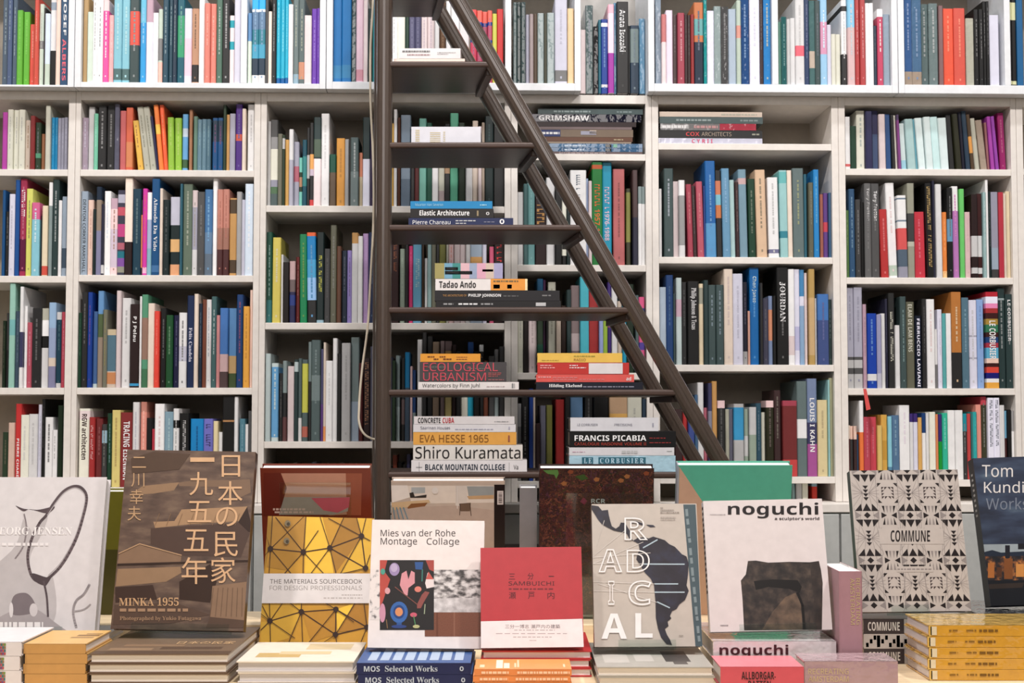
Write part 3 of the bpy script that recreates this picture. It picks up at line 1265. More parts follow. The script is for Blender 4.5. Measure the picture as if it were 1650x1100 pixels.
# ------------------------------------------------------------------ lying books (stacks)
def lying(x0, x1, yf, zb, zt, d, col, label, group=None, face='spine', base=None, rnd=None, pages=PAGES, band=(), txt=(), marks=(), side='pages', shiny=False, topcol=None, tops=(), toptxt=()):
    """a closed book lying flat: x0..x1 along its front, yf its front edge, d its depth; in the frame BASE. face 'spine' or 'pages' turns to the room"""
    base = base or Matrix()
    w, h = x1 - x0, zt - zb; t = min(.0025, h * .18); kind = 'shiny' if shiny else 'paper'; ro = .14 if shiny else .4
    cm = M(col, ro, kind); tm = M(topcol, ro, kind) if topcol else cm
    q = MB(); mw = base @ Matrix.Translation((x0, yf, zb + .0003)); h -= .0006
    q.box((0, .0, h - t), (w, d, h), tm); q.box((0, 0, 0), (w, d, t), cm)
    if face == 'spine': q.box((0, -.0006, 0), (w, .003, h), cm)
    elif face == 'pages' and side == 'spine': q.box((0, 0, 0), (.003, d, h), cm)
    o = q.build('book', None, mw)
    tag(o, label, 'book', group)
    yp = .0032 if face == 'spine' else .003
    boxpart('page_block', (.0032, yp, t + .0002), (w - .003, d - .003, h - t - .0002), pages, o)
    l = MB(); f = -.0012
    for (a, b, c0, c1, c) in band:          # fractions along the front, fractions up
        l.face([(w * a, f, h * c0), (w * b, f, h * c0), (w * b, f, h * c1), (w * a, f, h * c1)], M(c, ro, kind))
    for (s, a, b, c0, c1, c, bold) in txt:
        tl = MB(); put_text(tl, s, (w * a, f - .0003, h * c0), (w * (b - a), 0, 0), (0, 0, h * (c1 - c0)), (0, -1, 0), M(c, .4), bold); tl.build('spine_lettering', o)
    rr = random.Random(int(x0 * 1e4) + int(zb * 1e4))
    for (a, b, c0, c1, c) in marks:         # lettering too small to read
        x = a
        while x < b:
            k = rr.uniform(.012, .05)
            l.face([(w * x, f - .0003, h * c0), (w * min(b, x + k), f - .0003, h * c0), (w * min(b, x + k), f - .0003, h * c1), (w * x, f - .0003, h * c1)], M(c, .45)); x += k + .008
    if tops or toptxt:
        g = MB()
        for k, (a, b, c0, c1, c) in enumerate(tops):     # print on the upper cover: fractions along the front and back from it
            zt_ = h + .0001 + .00004 * k; g.face([(w * a, d * c0, zt_), (w * b, d * c0, zt_), (w * b, d * c1, zt_), (w * a, d * c1, zt_)], M(c, ro, kind))
        for (s_, a, b, c0, c1, c, bold) in toptxt:
            put_text(tl := MB(), s_, (w * a, d * c0, h + .0008), (w * (b - a), 0, 0), (0, d * (c1 - c0), 0), (0, 0, 1), M(c, .4), bold); tl.build('title_lettering', o)
        if g.f: g.build('cover_print', o)
    if l.f: l.build('spine_print' if face == 'spine' else 'edge_print', o)
    return o


def stack_px(books, Y, z, group, base=None, plane=None, d=.2, px_bottom=None):
    """books from the lowest up: (px x0, px x1, px thickness, colour, label, opts)"""
    for (a, b, th, col, label, op) in books:
        op = dict(op); dd = op.pop('d', d); dy = op.pop('dy', 0)
        if plane is None:
            x0, x1 = P(a, 670, Y).x, P(b, 670, Y).x; hh = th * Y / F
        else:
            x0, x1 = PC(a, 400, plane)[0], PC(b, 400, plane)[0]; hh = th * (4.2 + plane) / F
        lying(x0, x1, (Y if plane is None else plane) + dy, z, z + hh, dd, col, label, group, base=base if plane is None else CASE, **op)
        z += hh
    return z


# stacks lying in the bookcases under the first shelf
zC = PC(937, 247.6)[1]; G = 'books stacked flat under the ladder rails'
stack_px([
    (886, 1036, 4.5, '655', 'thin grey book lying lowest in the stack under the ladder rails', dict(marks=[(.1, .6, .3, .7, 'a99')])),
    (878, 1036, 6.5, '468', 'lower of two steel blue books lying in the stack under the rails', dict(marks=[(.2, .4, .3, .7, 'bcd')], band=[(.62, .68, .1, .9, '333')], shiny=True)),
    (878, 1036, 7, '579', 'upper of two steel blue books lying in the stack under the rails', dict(marks=[(.2, .42, .3, .7, 'bcd')], band=[(.62, .68, .1, .9, '333'), (.7, .74, .1, .9, '497')], shiny=True)),
    (872, 1018, 3, '987', 'thin beige book lying on the steel blue books', {}),
    (868, 1020, 7.5, '643', 'brown book lying below the one with a blue title block', dict(marks=[(.8, .9, .3, .6, 'a97')])),
    (864, 1021, 12.5, '765', 'brown book with a blue title block lying in the stack', dict(band=[(0, .25, .05, .95, '236'), (.46, .62, .3, .8, '99a'), (.55, .62, .4, .9, 'cba')], marks=[(.05, .24, .35, .65, 'ddd')])),
    (862, 1019, 4.5, '766', 'thin grey brown book lying on the brown one', {}),
    (860, 1026, 8, '322', 'very dark brown book lying below the black lettered one', {}),
    (858, 1034, 12.5, '223', 'black book with big white capitals lying second from top', dict(txt=[('GRIMSHAW', .06, .52, .15, .85, 'eee', .02)], shiny=True)),
    (867, 1037, 9, '455', 'grey green book lying on top of the stack under the rails', dict(marks=[(.15, .5, .3, .65, '899'), (.75, .9, .3, .6, '788')])),
], 0, zC, G, plane=.012, d=.22)
zD = PC(1202, 231)[1]; G = 'books stacked flat on the half empty shelf'
stack_px([
    (1062, 1230, 9.5, 'ccd', 'pale grey book with pink lettering, lowest on the half empty shelf', dict(txt=[('C Y R I I', .32, .52, .15, .85, 'd57', .03)], shiny=True)),
    (1063, 1230, 13, '333', 'black book with red and grey capitals on the half empty shelf', dict(txt=[('COX', .26, .39, .25, .78, 'c44', .02), ('ARCHITECTS', .41, .7, .25, .78, 'a98', 0)], marks=[(.9, .97, .4, .6, '998')])),
    (1065, 1220, 11, '888', 'grey and red glossy book lying third from top on the half empty shelf', dict(band=[(.62, 1, 0, 1, 'b45'), (0, .3, .2, .8, 'bbb')], marks=[(.02, .28, .3, .7, 'eee'), (.35, .6, .3, .7, 'c99')], shiny=True)),
    (1064, 1231, 11, '566', 'slate grey book lying second from top on the half empty shelf', dict(marks=[(.16, .5, .35, .65, '9aa'), (.78, .95, .35, .6, '899')])),
    (1064, 1230, 8.5, 'dcb', 'cream book lying on top of the half empty shelf', dict(marks=[(.6, .95, .35, .6, 'bba')])),
], 0, zD, G, plane=.012, d=.22)

# ------------------------------------------------------------------ the ladder
YN, YF = 3.65, 3.925
lad = tag(root('library_ladder', Matrix.Translation((P(617, 670, YN).x, YN, 0))), 'tall dark brown wooden library ladder with wide treads holding books', 'ladder')
LX = lad.matrix_world.translation.x


def beam(name, p0, p1, wx, wy, mat, parent, bev):
    """a straight post or rail of section wx by wy from p0 to p1 (points in the ladder's own space)"""
    q = MB(); p0, p1 = Vector(p0), Vector(p1); ax = (p1 - p0).normalized(); side = Vector((0, 1, 0)).cross(ax).normalized() * (wx / 2); dp = Vector((0, wy / 2, 0))
    pts = [p + s * side + t * dp for p in (p0, p1) for s, t in ((-1, -1), (1, -1), (1, 1), (-1, 1))]
    q.mesh(pts, [(3, 2, 1, 0), (4, 5, 6, 7), (0, 1, 5, 4), (1, 2, 6, 5), (2, 3, 7, 6), (3, 0, 4, 7)], mat)
    return q.build(name, parent, bevel=bev)


SH = -.034
railX = lambda z: P(737 + .5703 * py_of(z, YN), py_of(z, YN), YN).x
def py_of(z, Y):
    a = math.atan2(z - CAMZ, Y) - PITCH; return CY - F * math.tan(a)


def rail_pt(z): return Vector((railX(z) - LX, 0, z))


ZT = 2.95
a0, a1 = rail_pt(.02), rail_pt(2.62)
D2 = YF - YN
for dx, dy in ((0, 0), (SH, D2)):
    beam('post', (dx, dy, .0), (dx, dy, ZT), .041, .040, DWOODV, lad, .0175)
    r_ = beam('rail', a0 + Vector((dx, dy, 0)), a1 + Vector((dx, dy, 0)), .042, .040, DWOODV, lad, .0175)
    f = Vector((0, -.0185, 0)); n = (a1 - a0).normalized(); sd = Vector((0, 1, 0)).cross(n) * .006
    beam('rail_bead', a0 + Vector((dx, dy, 0)) + f + sd, a1 + Vector((dx, dy, 0)) + f + sd, .006, .005, DWOODV, r_, .002)
ZTREAD = []
for py in (-34, 98, 228.5, 361.5, 494.5, 627.5, 760.5, 893, 1026):
    z = P(617, py, YN - .015).z; ZTREAD.append(z)
    xr = railX(z - .01) - LX - .012
    q = MB(); t = .016
    pts = [(.012, -.014, 0), (xr, -.014, 0), (xr + SH, D2 + .012, 0), (.012 + SH, D2 + .012, 0)]
    q.mesh([(x, y, z) for x, y, _ in pts] + [(x, y, z - t) for x, y, _ in pts], [(0, 1, 2, 3), (7, 6, 5, 4), (0, 4, 5, 1), (1, 5, 6, 2), (2, 6, 7, 3), (3, 7, 4, 0)], DWOOD)
    tr = q.build('tread', lad, bevel=.005)
    q = MB(); q.mesh([(xr - .012 + a * .02 + (SH if b else 0), (.012 if not b else D2 - .012), z - t - c * .016) for c in (0, 1) for a, b in ((0, 0), (1, 0), (1, 1), (0, 1))],
                     [(0, 1, 2, 3), (7, 6, 5, 4), (0, 4, 5, 1), (1, 5, 6, 2), (2, 6, 7, 3), (3, 7, 4, 0)], DWOOD)
    q.build('bracket', tr, bevel=.002)
q = MB()
cpts = [(601, -30), (601, 0), (597, 80), (597, 155), (601, 250), (602, 340), (597, 450), (592, 530), (583, 600), (578.5, 660), (579, 682), (586, 698), (598, 706), (606, 708)]
cv = bpy.data.curves.new('hanging_cord', 'CURVE'); cv.dimensions = '3D'; cv.bevel_depth = .0032; cv.bevel_resolution = 3; cv.resolution_u = 6
sp = cv.splines.new('BEZIER'); sp.bezier_points.add(len(cpts) - 1)
for bp_, (a, b) in zip(sp.bezier_points, cpts):
    bp_.co = P(a, b, 3.80); bp_.handle_left_type = bp_.handle_right_type = 'AUTO'
cv.materials.append(M('d6cab4', .6))
co = bpy.data.objects.new('hanging_cord', cv); COL.objects.link(co); cm_ = bpy.data.meshes.new_from_object(co.evaluated_get(bpy.context.evaluated_depsgraph_get())); bpy.data.objects.remove(co)
co = bpy.data.objects.new('hanging_cord', cm_); COL.objects.link(co); tag(co, 'thin beige cord hanging in a loop beside the dark ladder post', 'cord')

# books on the treads, each stack from the lowest up
G = 'books on the ladder treads'
YS = YN + .004


def on_tread(i, rows): stack_px(rows, YS, ZTREAD[i] + .0004, G, d=.2)


on_tread(1, [
    (632, 748, 6.5, 'ecd9cc', 'thin cream book under the white lettered one, topmost ladder books', {}),
    (641, 741, 17, 'e4e0e0', 'white book with small dotted capitals, top of the topmost ladder books', dict(marks=[(.05, .5, .62, .78, '777'), (.13, .5, .3, .42, 'a88'), (.62, .92, .55, .62, 'aaa'), (.62, .8, .4, .46, 'aaa')]))])
on_tread(2, [(661, 774, 27, 'd4d5dd', 'pale lilac box-like book with yellow dotted lettering on the ladder',
              dict(marks=[], band=[(.06, .12, .1 + .11 * k, .15 + .11 * k, 'cb8') for k in range(7)] + [(.27, .42, .06 + .11 * k, .1 + .11 * k, 'cb8') for k in range(6)] + [(.46, .49, .1 + .11 * k, .14 + .11 * k, 'cb8') for k in range(6)]))])
on_tread(3, [
    (657, 827, 12, '2b3358', 'navy book with white lettering, lowest of three on the third tread', dict(txt=[('Pierre Chareau', .04, .4, .12, .72, 'eee', .015), ('o', .87, .915, .15, .85, 'eee', .08)], marks=[(.45, .64, .55, .68, 'ccc'), (.45, .55, .2, .32, 'ccc'), (.72, .82, .4, .48, '99a')])),
    (660, 795, 15, '2b2826', 'black book with bold white lettering between navy and bright blue books', dict(txt=[('Elastic Architecture', .11, .71, .25, .85, 'eee', .02), ('o', .91, .95, .3, .65, 'ccc', .1)], band=[(.8, .82, .2, .8, '986')])),
    (660, 793, 12.5, '0a84bd', 'bright blue book on top of the stack on the third tread', dict(txt=[('Maarten Van Severen', .06, .4, .35, .7, '9cd', 0)], marks=[(.85, .93, .4, .55, '9cd')]))])
on_tread(4, [
    (702, 904, 10.5, '2a2829', 'black book with tiny lettering, lowest under the yellow-ended white book', dict(marks=[(.06, .14, .4, .65, '999'), (.18, .34, .4, .65, 'ddd'), (.36, .46, .4, .65, '999')], band=[(.8, .88, .2, .75, 'bbb')])),
    (700, 902, 17, '2d2c2e', 'charcoal book with white capitals under the white and orange book', dict(txt=[('THE ARCHITECTURE OF', .065, .255, .42, .62, 'b84', .01), ('PHILIP JOHNSON', .27, .53, .32, .68, 'eee', .03)], marks=[(.55, .67, .42, .52, '666'), (.86, .93, .45, .58, '777')])),
    (701, 850, 19, 'e2ddda', 'white book with black title and orange end on the fourth tread', dict(txt=[('Tadao Ando', .04, .44, .22, .82, '2a2626', .02)], band=[(.6, .975, 0, 1, 'e6952b'), (.975, 1, 0, 1, 'eda'), (.63, .7, .15, .5, '743'), (.78, .83, .15, .5, '743')], marks=[(.63, .9, .72, .86, '764')])),
    (700, 810, 25.5, 'c9b3bb', 'book with pastel stripes on top of the stack on the fourth tread',
     dict(band=[(0, .14, 0, 1, '9e9558'), (.14, .26, 0, 1, '6fa3bd'), (.26, .38, 0, 1, '3f8d88'), (.38, .51, 0, 1, 'd9b0b8'), (.51, .62, 0, 1, '94a3be'), (.62, .75, 0, 1, 'd9a3b8'), (.75, .87, 0, 1, 'cdb9a9'), (.87, 1, 0, 1, 'a3a0c4'), (.15, .34, .53, .74, 'e4e0dd'), (.15, .55, .27, .49, 'e4e0dd'), (.7, .86, .45, .6, 'dcc')],
          txt=[('ATMES', .165, .32, .56, .7, '555', 0), ('JAPANESE HOUSES', .165, .53, .3, .45, '555', 0)]))])
on_tread(5, [
    (674, 836, 12.5, 'e0dad6', 'white book with grey handwriting-like title under the pink lettered one', dict(txt=[('Watercolors by Finn Juhl', .04, .61, .15, .8, '555', 0)], marks=[(.68, .86, .35, .45, 'baa'), (.93, .96, .2, .8, '888')])),
    (676, 816, 32, '4b4849', 'thick grey book with large pink capitals on the fifth tread', dict(txt=[('ECOLOGICAL', .04, .9, .53, .97, 'c84a58', .015), ('URBANISM', .04, .765, .05, .47, 'c84a58', .015)], marks=[(.79, .94, .42, .46, 'a55'), (.79, .94, .34, .38, 'a55'), (.79, .9, .26, .3, 'a55'), (.79, .97, .08, .12, 'a66'), (.05, .3, .74, .755, '9a9'), (.55, .8, .66, .675, '9a9')])),
    (677, 774, 13.5, 'e0971f', 'amber book on top of the grey book with pink capitals', dict(marks=[(.12, .24, .55, .7, '742'), (.32, .42, .55, .7, '742'), (.22, .3, .25, .42, '742'), (.38, .52, .25, .42, '742'), (.6, .78, .55, .62, '953'), (.6, .78, .28, .35, '953')]))])
on_tread(5, [
    (864, 1036, 12, '1b2130', 'dark navy book with white title under the coral one', dict(txt=[('Hilding Ekelund', .12, .43, .2, .75, 'eee', SERIF)], marks=[(.44, .92, .3, .45, '889')])),
    (864, 1022, 12.5, 'd9564e', 'coral book with pale lettering between navy and red books', dict(marks=[(.02, .15, .6, .7, 'ebb'), (.17, .42, .55, .64, 'd88'), (.17, .4, .3, .38, 'd88'), (.44, .7, .3, .38, 'd88')], txt=[('ad', .92, .97, .2, .7, 'edd', .02)])),
    (866, 1014, 19, 'c0312b', 'red book with a white label below the yellow one', dict(band=[(.56, .93, .04, .96, 'd9d4d4')], marks=[(.03, .16, .72, .8, 'eaa'), (.03, .19, .52, .6, 'eaa'), (.35, .44, .72, .8, 'edd'), (.35, .53, .52, .6, 'edd')])),
    (866, 1003, 15.5, 'e5b945', 'yellow book on top of the red and coral stack', dict(marks=[(.43, .68, .62, .74, 'a93'), (.05, .25, .2, .27, 'b93')], txt=[('RADIO', .43, .57, .15, .42, '963', 0)]))])
on_tread(6, [
    (663, 849, 18.5, 'dcd8d8', 'white book with grey capitals, lowest under the large black lettered one', dict(txt=[('BLACK MOUNTAIN COLLEGE', .12, .81, .14, .66, '38404c', .02), ('Va', .885, .925, .2, .6, '444', 0)], band=[(.845, .848, .05, .8, '888'), (.04, .095, .35, .42, '999'), (.066, .07, .05, .85, '999')])),
    (666, 842, 24.5, 'd9d4cc', 'white book with large black title on the lowest visible tread', dict(txt=[('Shiro Kuramata', .02, .98, .1, .92, '272322', .015)])),
    (666, 832, 20.5, 'dfa03d', 'amber book with brown title above the large black lettered one', dict(txt=[('EVA HESSE 1965', .065, .73, .2, .8, '85561f', 0)], marks=[(.92, .94, .25, .75, '954')])),
    (666, 831, 12.5, 'd8d6d8', 'thin white book with grey lettering above the amber one', dict(txt=[('Saarinen Houses', .07, .36, .35, .75, '667', 0)], marks=[(.41, .78, .3, .42, 'aab'), (.93, .95, .35, .7, 'aab')])),
    (667, 829, 13, 'd8d4d4', 'white book with black and red capitals on top of the stack', dict(txt=[('CONCRETE', .04, .265, .15, .82, '3a3838', .02), ('CUBA', .285, .4, .15, .82, 'c23b44', .02)], marks=[(.8, .94, .3, .38, 'aaa')]))])
on_tread(6, [
    (917, 1088, 26, 'a9cddd', 'pale blue book with dark lettering blocks, lowest of the right tread stack', dict(txt=[('L E', .14, .21, .52, .84, 'bde', SERIF), ('C O R B U S I E R', .29, .7, .52, .84, 'bde', SERIF)], band=[(.12, .225, .46, .9, '3f6f80'), (.275, .72, .46, .9, '3f6f80')], shiny=True)),
    (917, 1086, 13, 'd5d3d6', 'thin white book with faint lettering above the pale blue one', dict(marks=[(.03, .15, .4, .5, 'cab'), (.5, .65, .25, .6, 'bbb'), (.93, .98, .5, .6, 'bbb')])),
    (918, 1089, 26, '131112', 'black book with white and red capitals under the white one', dict(txt=[('FRANCIS PICABIA', .045, .72, .4, .75, 'eee', .03), ('CATALOGUE RAISONNE VOLUME II', .045, .72, .12, .3, 'b8402f', .01)], marks=[(.75, .9, .55, .6, '933'), (.75, .95, .26, .31, '933')])),
    (919, 1061, 22, 'd7d7dc', 'white paperback on top of the black book with white capitals', dict(txt=[('LE CORBUSIER', .08, .31, .38, .55, '667', 0), ('PRECISIONS', .5, .7, .38, .55, '667', 0)], marks=[(.93, .95, .3, .6, '99a')]))])

# ------------------------------------------------------------------ the table and what lies on it
TZ = .87
tb = tag(root('display_table', Matrix.Translation((0, 2.5, 0))), 'long pale wooden display table carrying all the front books', 'table')
boxpart('table_top', (-1.75, 0, TZ - .035), (1.75, 1.08, TZ), TWOOD, tb, .003)
for x, y in ((-1.68, .07), (1.68, .07), (-1.68, 1.0), (1.68, 1.0)): boxpart('leg', (x - .035, y - .035, 0), (x + .035, y + .035, TZ - .0355), TWOOD, tb, .004)
boxpart('apron', (-1.64, .05, TZ - .13), (1.64, .07, TZ - .0355), TWOOD, tb, .002)


def wx(px, Y): return P(px, 670, Y).x


def ztop(py, Y): return P(825, py, Y).z


def pile(a, b, Y, py_top, n, d, col, labels, group, **kw):
    """n equal books between the table and the level whose front edge shows at py_top; labels from the top down"""
    zt = ztop(py_top, Y); h = (zt - TZ - .0005) / n
    for i in range(n):
        z = TZ + .0005 + i * h; o = dict(kw); j = n - 1 - i; off = ((-1) ** i) * .0015
        tc = o.pop('tc', None); tp, tt = o.pop('tops', ()), o.pop('toptxt', ())
        if tc: o['topcol'] = tc
        if i == n - 1: o['tops'], o['toptxt'] = tp, tt
        lying(wx(a, Y) + off, wx(b, Y) + off, Y, z, z + h, d, col, labels[min(j, len(labels) - 1)], group, **o)
    return zt


POS = ['topmost', 'second from top', 'third from top', 'fourth from top', 'fifth from top']


def labs(s, n): return [f'{s}, {p} of its stack' for p in POS[:n]]


pile(-60, 40, 2.84, 1034, 3, .2, 'e2dcdc', labs('white book with coloured dots at left table corner', 3), 'white books with coloured dots', band=[(.5 + .028 * (k % 9), .528 + .028 * (k % 9), .08 + .22 * (k // 9), .26 + .22 * (k // 9), ('b55', '586', '975', '758', 'ddd', '477', 'a44', '794')[(k * 5) % 8]) for k in range(36)])
z1 = pile(46, 145, 2.85, 1037, 4, .18, 'c99650', labs('mustard book between the dotted and brown stacks', 4), 'mustard books', tc='dcae64', tops=[(.55, .93, .42, .5, '9a7440'), (.6, .97, .56, .66, '86602f'), (.7, .97, .7, .76, '9a7440')])
q = MB(); x0, x1 = wx(118, 2.95), wx(146, 2.95)
z2 = pile(149, 371, 2.853, 1053, 3, .36, '6d5646', labs('brown photo book showing cream page edges', 3), 'brown photo books', face='pages', tc='77624f', tops=[(.0, 1, .0, .1, '5c4a3d'), (.08, .4, .12, .2, '94795e'), (.45, .9, .16, .24, '5e4b3e'), (.15, .6, .25, .33, '8a6f56')], toptxt=[('日本の民家', .52, .95, .33, .43, 'd8b080', .02)])
z3 = pile(386, 574, 2.86, 1065, 2, .24, 'd9d3d0', labs('white book under the geodesic patterned one', 2), 'white books under the geodesic pattern', face='pages', tc='e6dccb', tops=[(.12, .5, .2, .42, 'c7a86a'), (.3, .75, .35, .5, 'd9c498'), (.5, .9, .6, .9, 'd6c49c')], pages=M('cfcac9', .6, 'pages'))  # pale washed-out upper cover: glare put into its colours
MOS = dict(txt=[('MOS', .065, .205, .25, .75, 'b9c6d6', .02), ('Selected Works', .25, .71, .25, .78, 'b9c6d6', SERIF), ('o', .905, .94, .3, .72, 'b9c6d6', .12)])
z4 = pile(578, 760, 2.83, 1068, 2, .28, '1c2c55', labs('navy book with pale lettering, blue top', 2), 'navy lettered books', tc='3e6199', tops=[(.08 + .11 * k, .16 + .11 * k, .12, .5 + .35 * ((k * 7) % 3) / 2, 'a9bcd4') for k in range(8)], **MOS)
OR = dict(marks=[(.07, .36, .3, .7, 'f6c9a0'), (.44, .98, .3, .7, 'f6c9a0')])
z5 = pile(764, 919, 2.80, 1078, 3, .118, 'e3853c', labs('orange paperback in front of the red book', 3), 'orange paperbacks', tc='f0964a', tops=[(.05, .1, .2, .45, 'f6d0a8'), (.22, .29, .12, .9, 'f8e2cc'), (.3, .36, .12, .6, 'f8e2cc'), (.41, .43, .2, .6, 'f6d0a8'), (.44, .46, .2, .9, 'f6d0a8'), (.92, .94, .2, .5, 'f6d0a8')], **OR)
z5b = pile(776, 951, 2.925, 1048, 3, .25, 'c8383c', labs('white-edged red book supporting the red standing one', 3), 'red books under the red standing one', face='pages', pages=PAGESW)
z6 = pile(962, 1148, 2.82, 1074, 2, .30, 'b3ada2', labs('grey book under the standing map cover', 2), 'grey books under the map cover', face='pages', pages=PAGES, tc='a9a59c', tops=[(.62, .84, .2, .62, '4a4644'), (.68, .8, .1, .2, '5a5552'), (.08, .3, .15, .5, 'bdb8b0'), (.36, .52, .2, .5, 'bdb8b0')])
zz = P(825, 1062, 2.95).z
lying(wx(1150, 2.95), wx(1341, 2.95), 2.95, TZ + .0003, zz, .27, 'd8cfcf', 'pale book lying lowest under the white lettered book', face='spine')
z7 = ztop(1032, 2.95)
lying(wx(1146, 2.95), wx(1342, 2.95), 2.945, zz, z7, .27, 'ddd4d6', 'white book lying flat with big dark lettering, under the stone cover', txt=[('noguchi', .05, .61, .1, .82, '4a2a30', .02)], shiny=True)
zp = ztop(1074, 2.80)
lying(wx(1158, 2.80), wx(1291, 2.80), 2.80, TZ + .0003, zp, .13, 'd0505c', 'pink book with black capitals lying before the white lettered book', topcol='e5808a',
      txt=[('ALLBORGAR-', .25, .66, .42, .78, '3a2228', .02), ('RATTEN', .33, .6, .06, .36, '3a2228', .02)])
q = MB()
zm = ztop(1065, 2.82)
lying(wx(1292, 2.82), wx(1441, 2.82), 2.82, TZ + .0003, zm, .10, 'a98a90', 'mauve book with gold capitals lying at the table edge', topcol='bfa3a8', txt=[('RECREATING', .04, .47, .5, .72, 'c3ae7c', .01), ('AMSTERDAM', .04, .47, .2, .42, 'c3ae7c', .01)], shiny=True)
COM = dict(band=[(0, .34, .0, 1, '4a4446'), (.34, 1, 0, 1, 'b9b2ab')])
zc = P(825, 996.5, 3.08).z; hc = (zc - TZ - .0006) / 3
for i in range(3):
    z = TZ + .0004 + i * hc
    pat = dict(txt=[('COMMUNE', .04, .33, .2, .8, 'd8d2ca', .02)], band=[(0, .37, 0, 1, '433c3d'), (.37, 1, 0, 1, 'b9b2ab')]) if i != 1 else dict(band=[(0, 1, 0, 1, 'b9b2ab')] + [(.02 + .035 * k, .045 + .035 * k, (.1, .35, .6)[k % 3], (.4, .65, .9)[k % 3], '433c3d') for k in range(28)] + [(.12 + .06 * k, .15 + .06 * k, .1, .9, '5a5252') for k in range(0, 14, 3)])
    lying(wx(1387, 3.08), wx(1562, 3.08), 3.08, z, z + hc, .25, 'b9b2ab', ['patterned grey book, lowest of the stack under its standing copy', 'patterned grey book, middle of the stack under its standing copy', 'patterned grey book, top of the stack under its standing copy'][i], 'grey patterned books', **pat)
YB = dict(band=[(0, .02, 0, 1, 'd9b04e'), (.78, 1, 0, 1, 'd9a93a')] + [(.012 + .05 * k, .055 + .05 * k, .1, .9, 'dccfae') for k in (0,)] + [(.8, .84, .1, .9, 'e0d3b0'), (.88, .92, .1, .9, 'e0d3b0')],
          marks=[(.14, .2, .45, .6, '8a6420'), (.26, .33, .45, .6, '8a6420'), (.35, .48, .4, .62, '7a5618'), (.68, .75, .4, .6, '7a5618')])
z9 = pile(1490, 1720, 2.885, 1007, 5, .17, 'd29a20', labs('shiny yellow book with white hatching at right table edge', 5), 'yellow books', tc='d9b04e', shiny=True, pages=M('e6e2e6', .3, 'pages'), **YB)

# ------------------------------------------------------------------ books standing on the table, leaning back
ACR = bpy.data.materials.new('clear_acrylic'); ACR.use_nodes = True
_n = ACR.node_tree; _n.nodes.remove(_n.nodes['Principled BSDF'])
_t = _n.nodes.new('ShaderNodeBsdfTransparent'); _t.inputs[0].default_value = (.93, .96, .95, 1); _g = _n.nodes.new('ShaderNodeBsdfGlossy'); _g.inputs['Roughness'].default_value = .06
_x = _n.nodes.new('ShaderNodeMixShader')
_x.inputs[0].default_value = .05; _n.links.new(_t.outputs[0], _x.inputs[1]); _n.links.new(_g.outputs[0], _x.inputs[2]); _n.links.new(_x.outputs[0], _n.nodes['Material Output'].inputs[0])
LEAN = R(13)


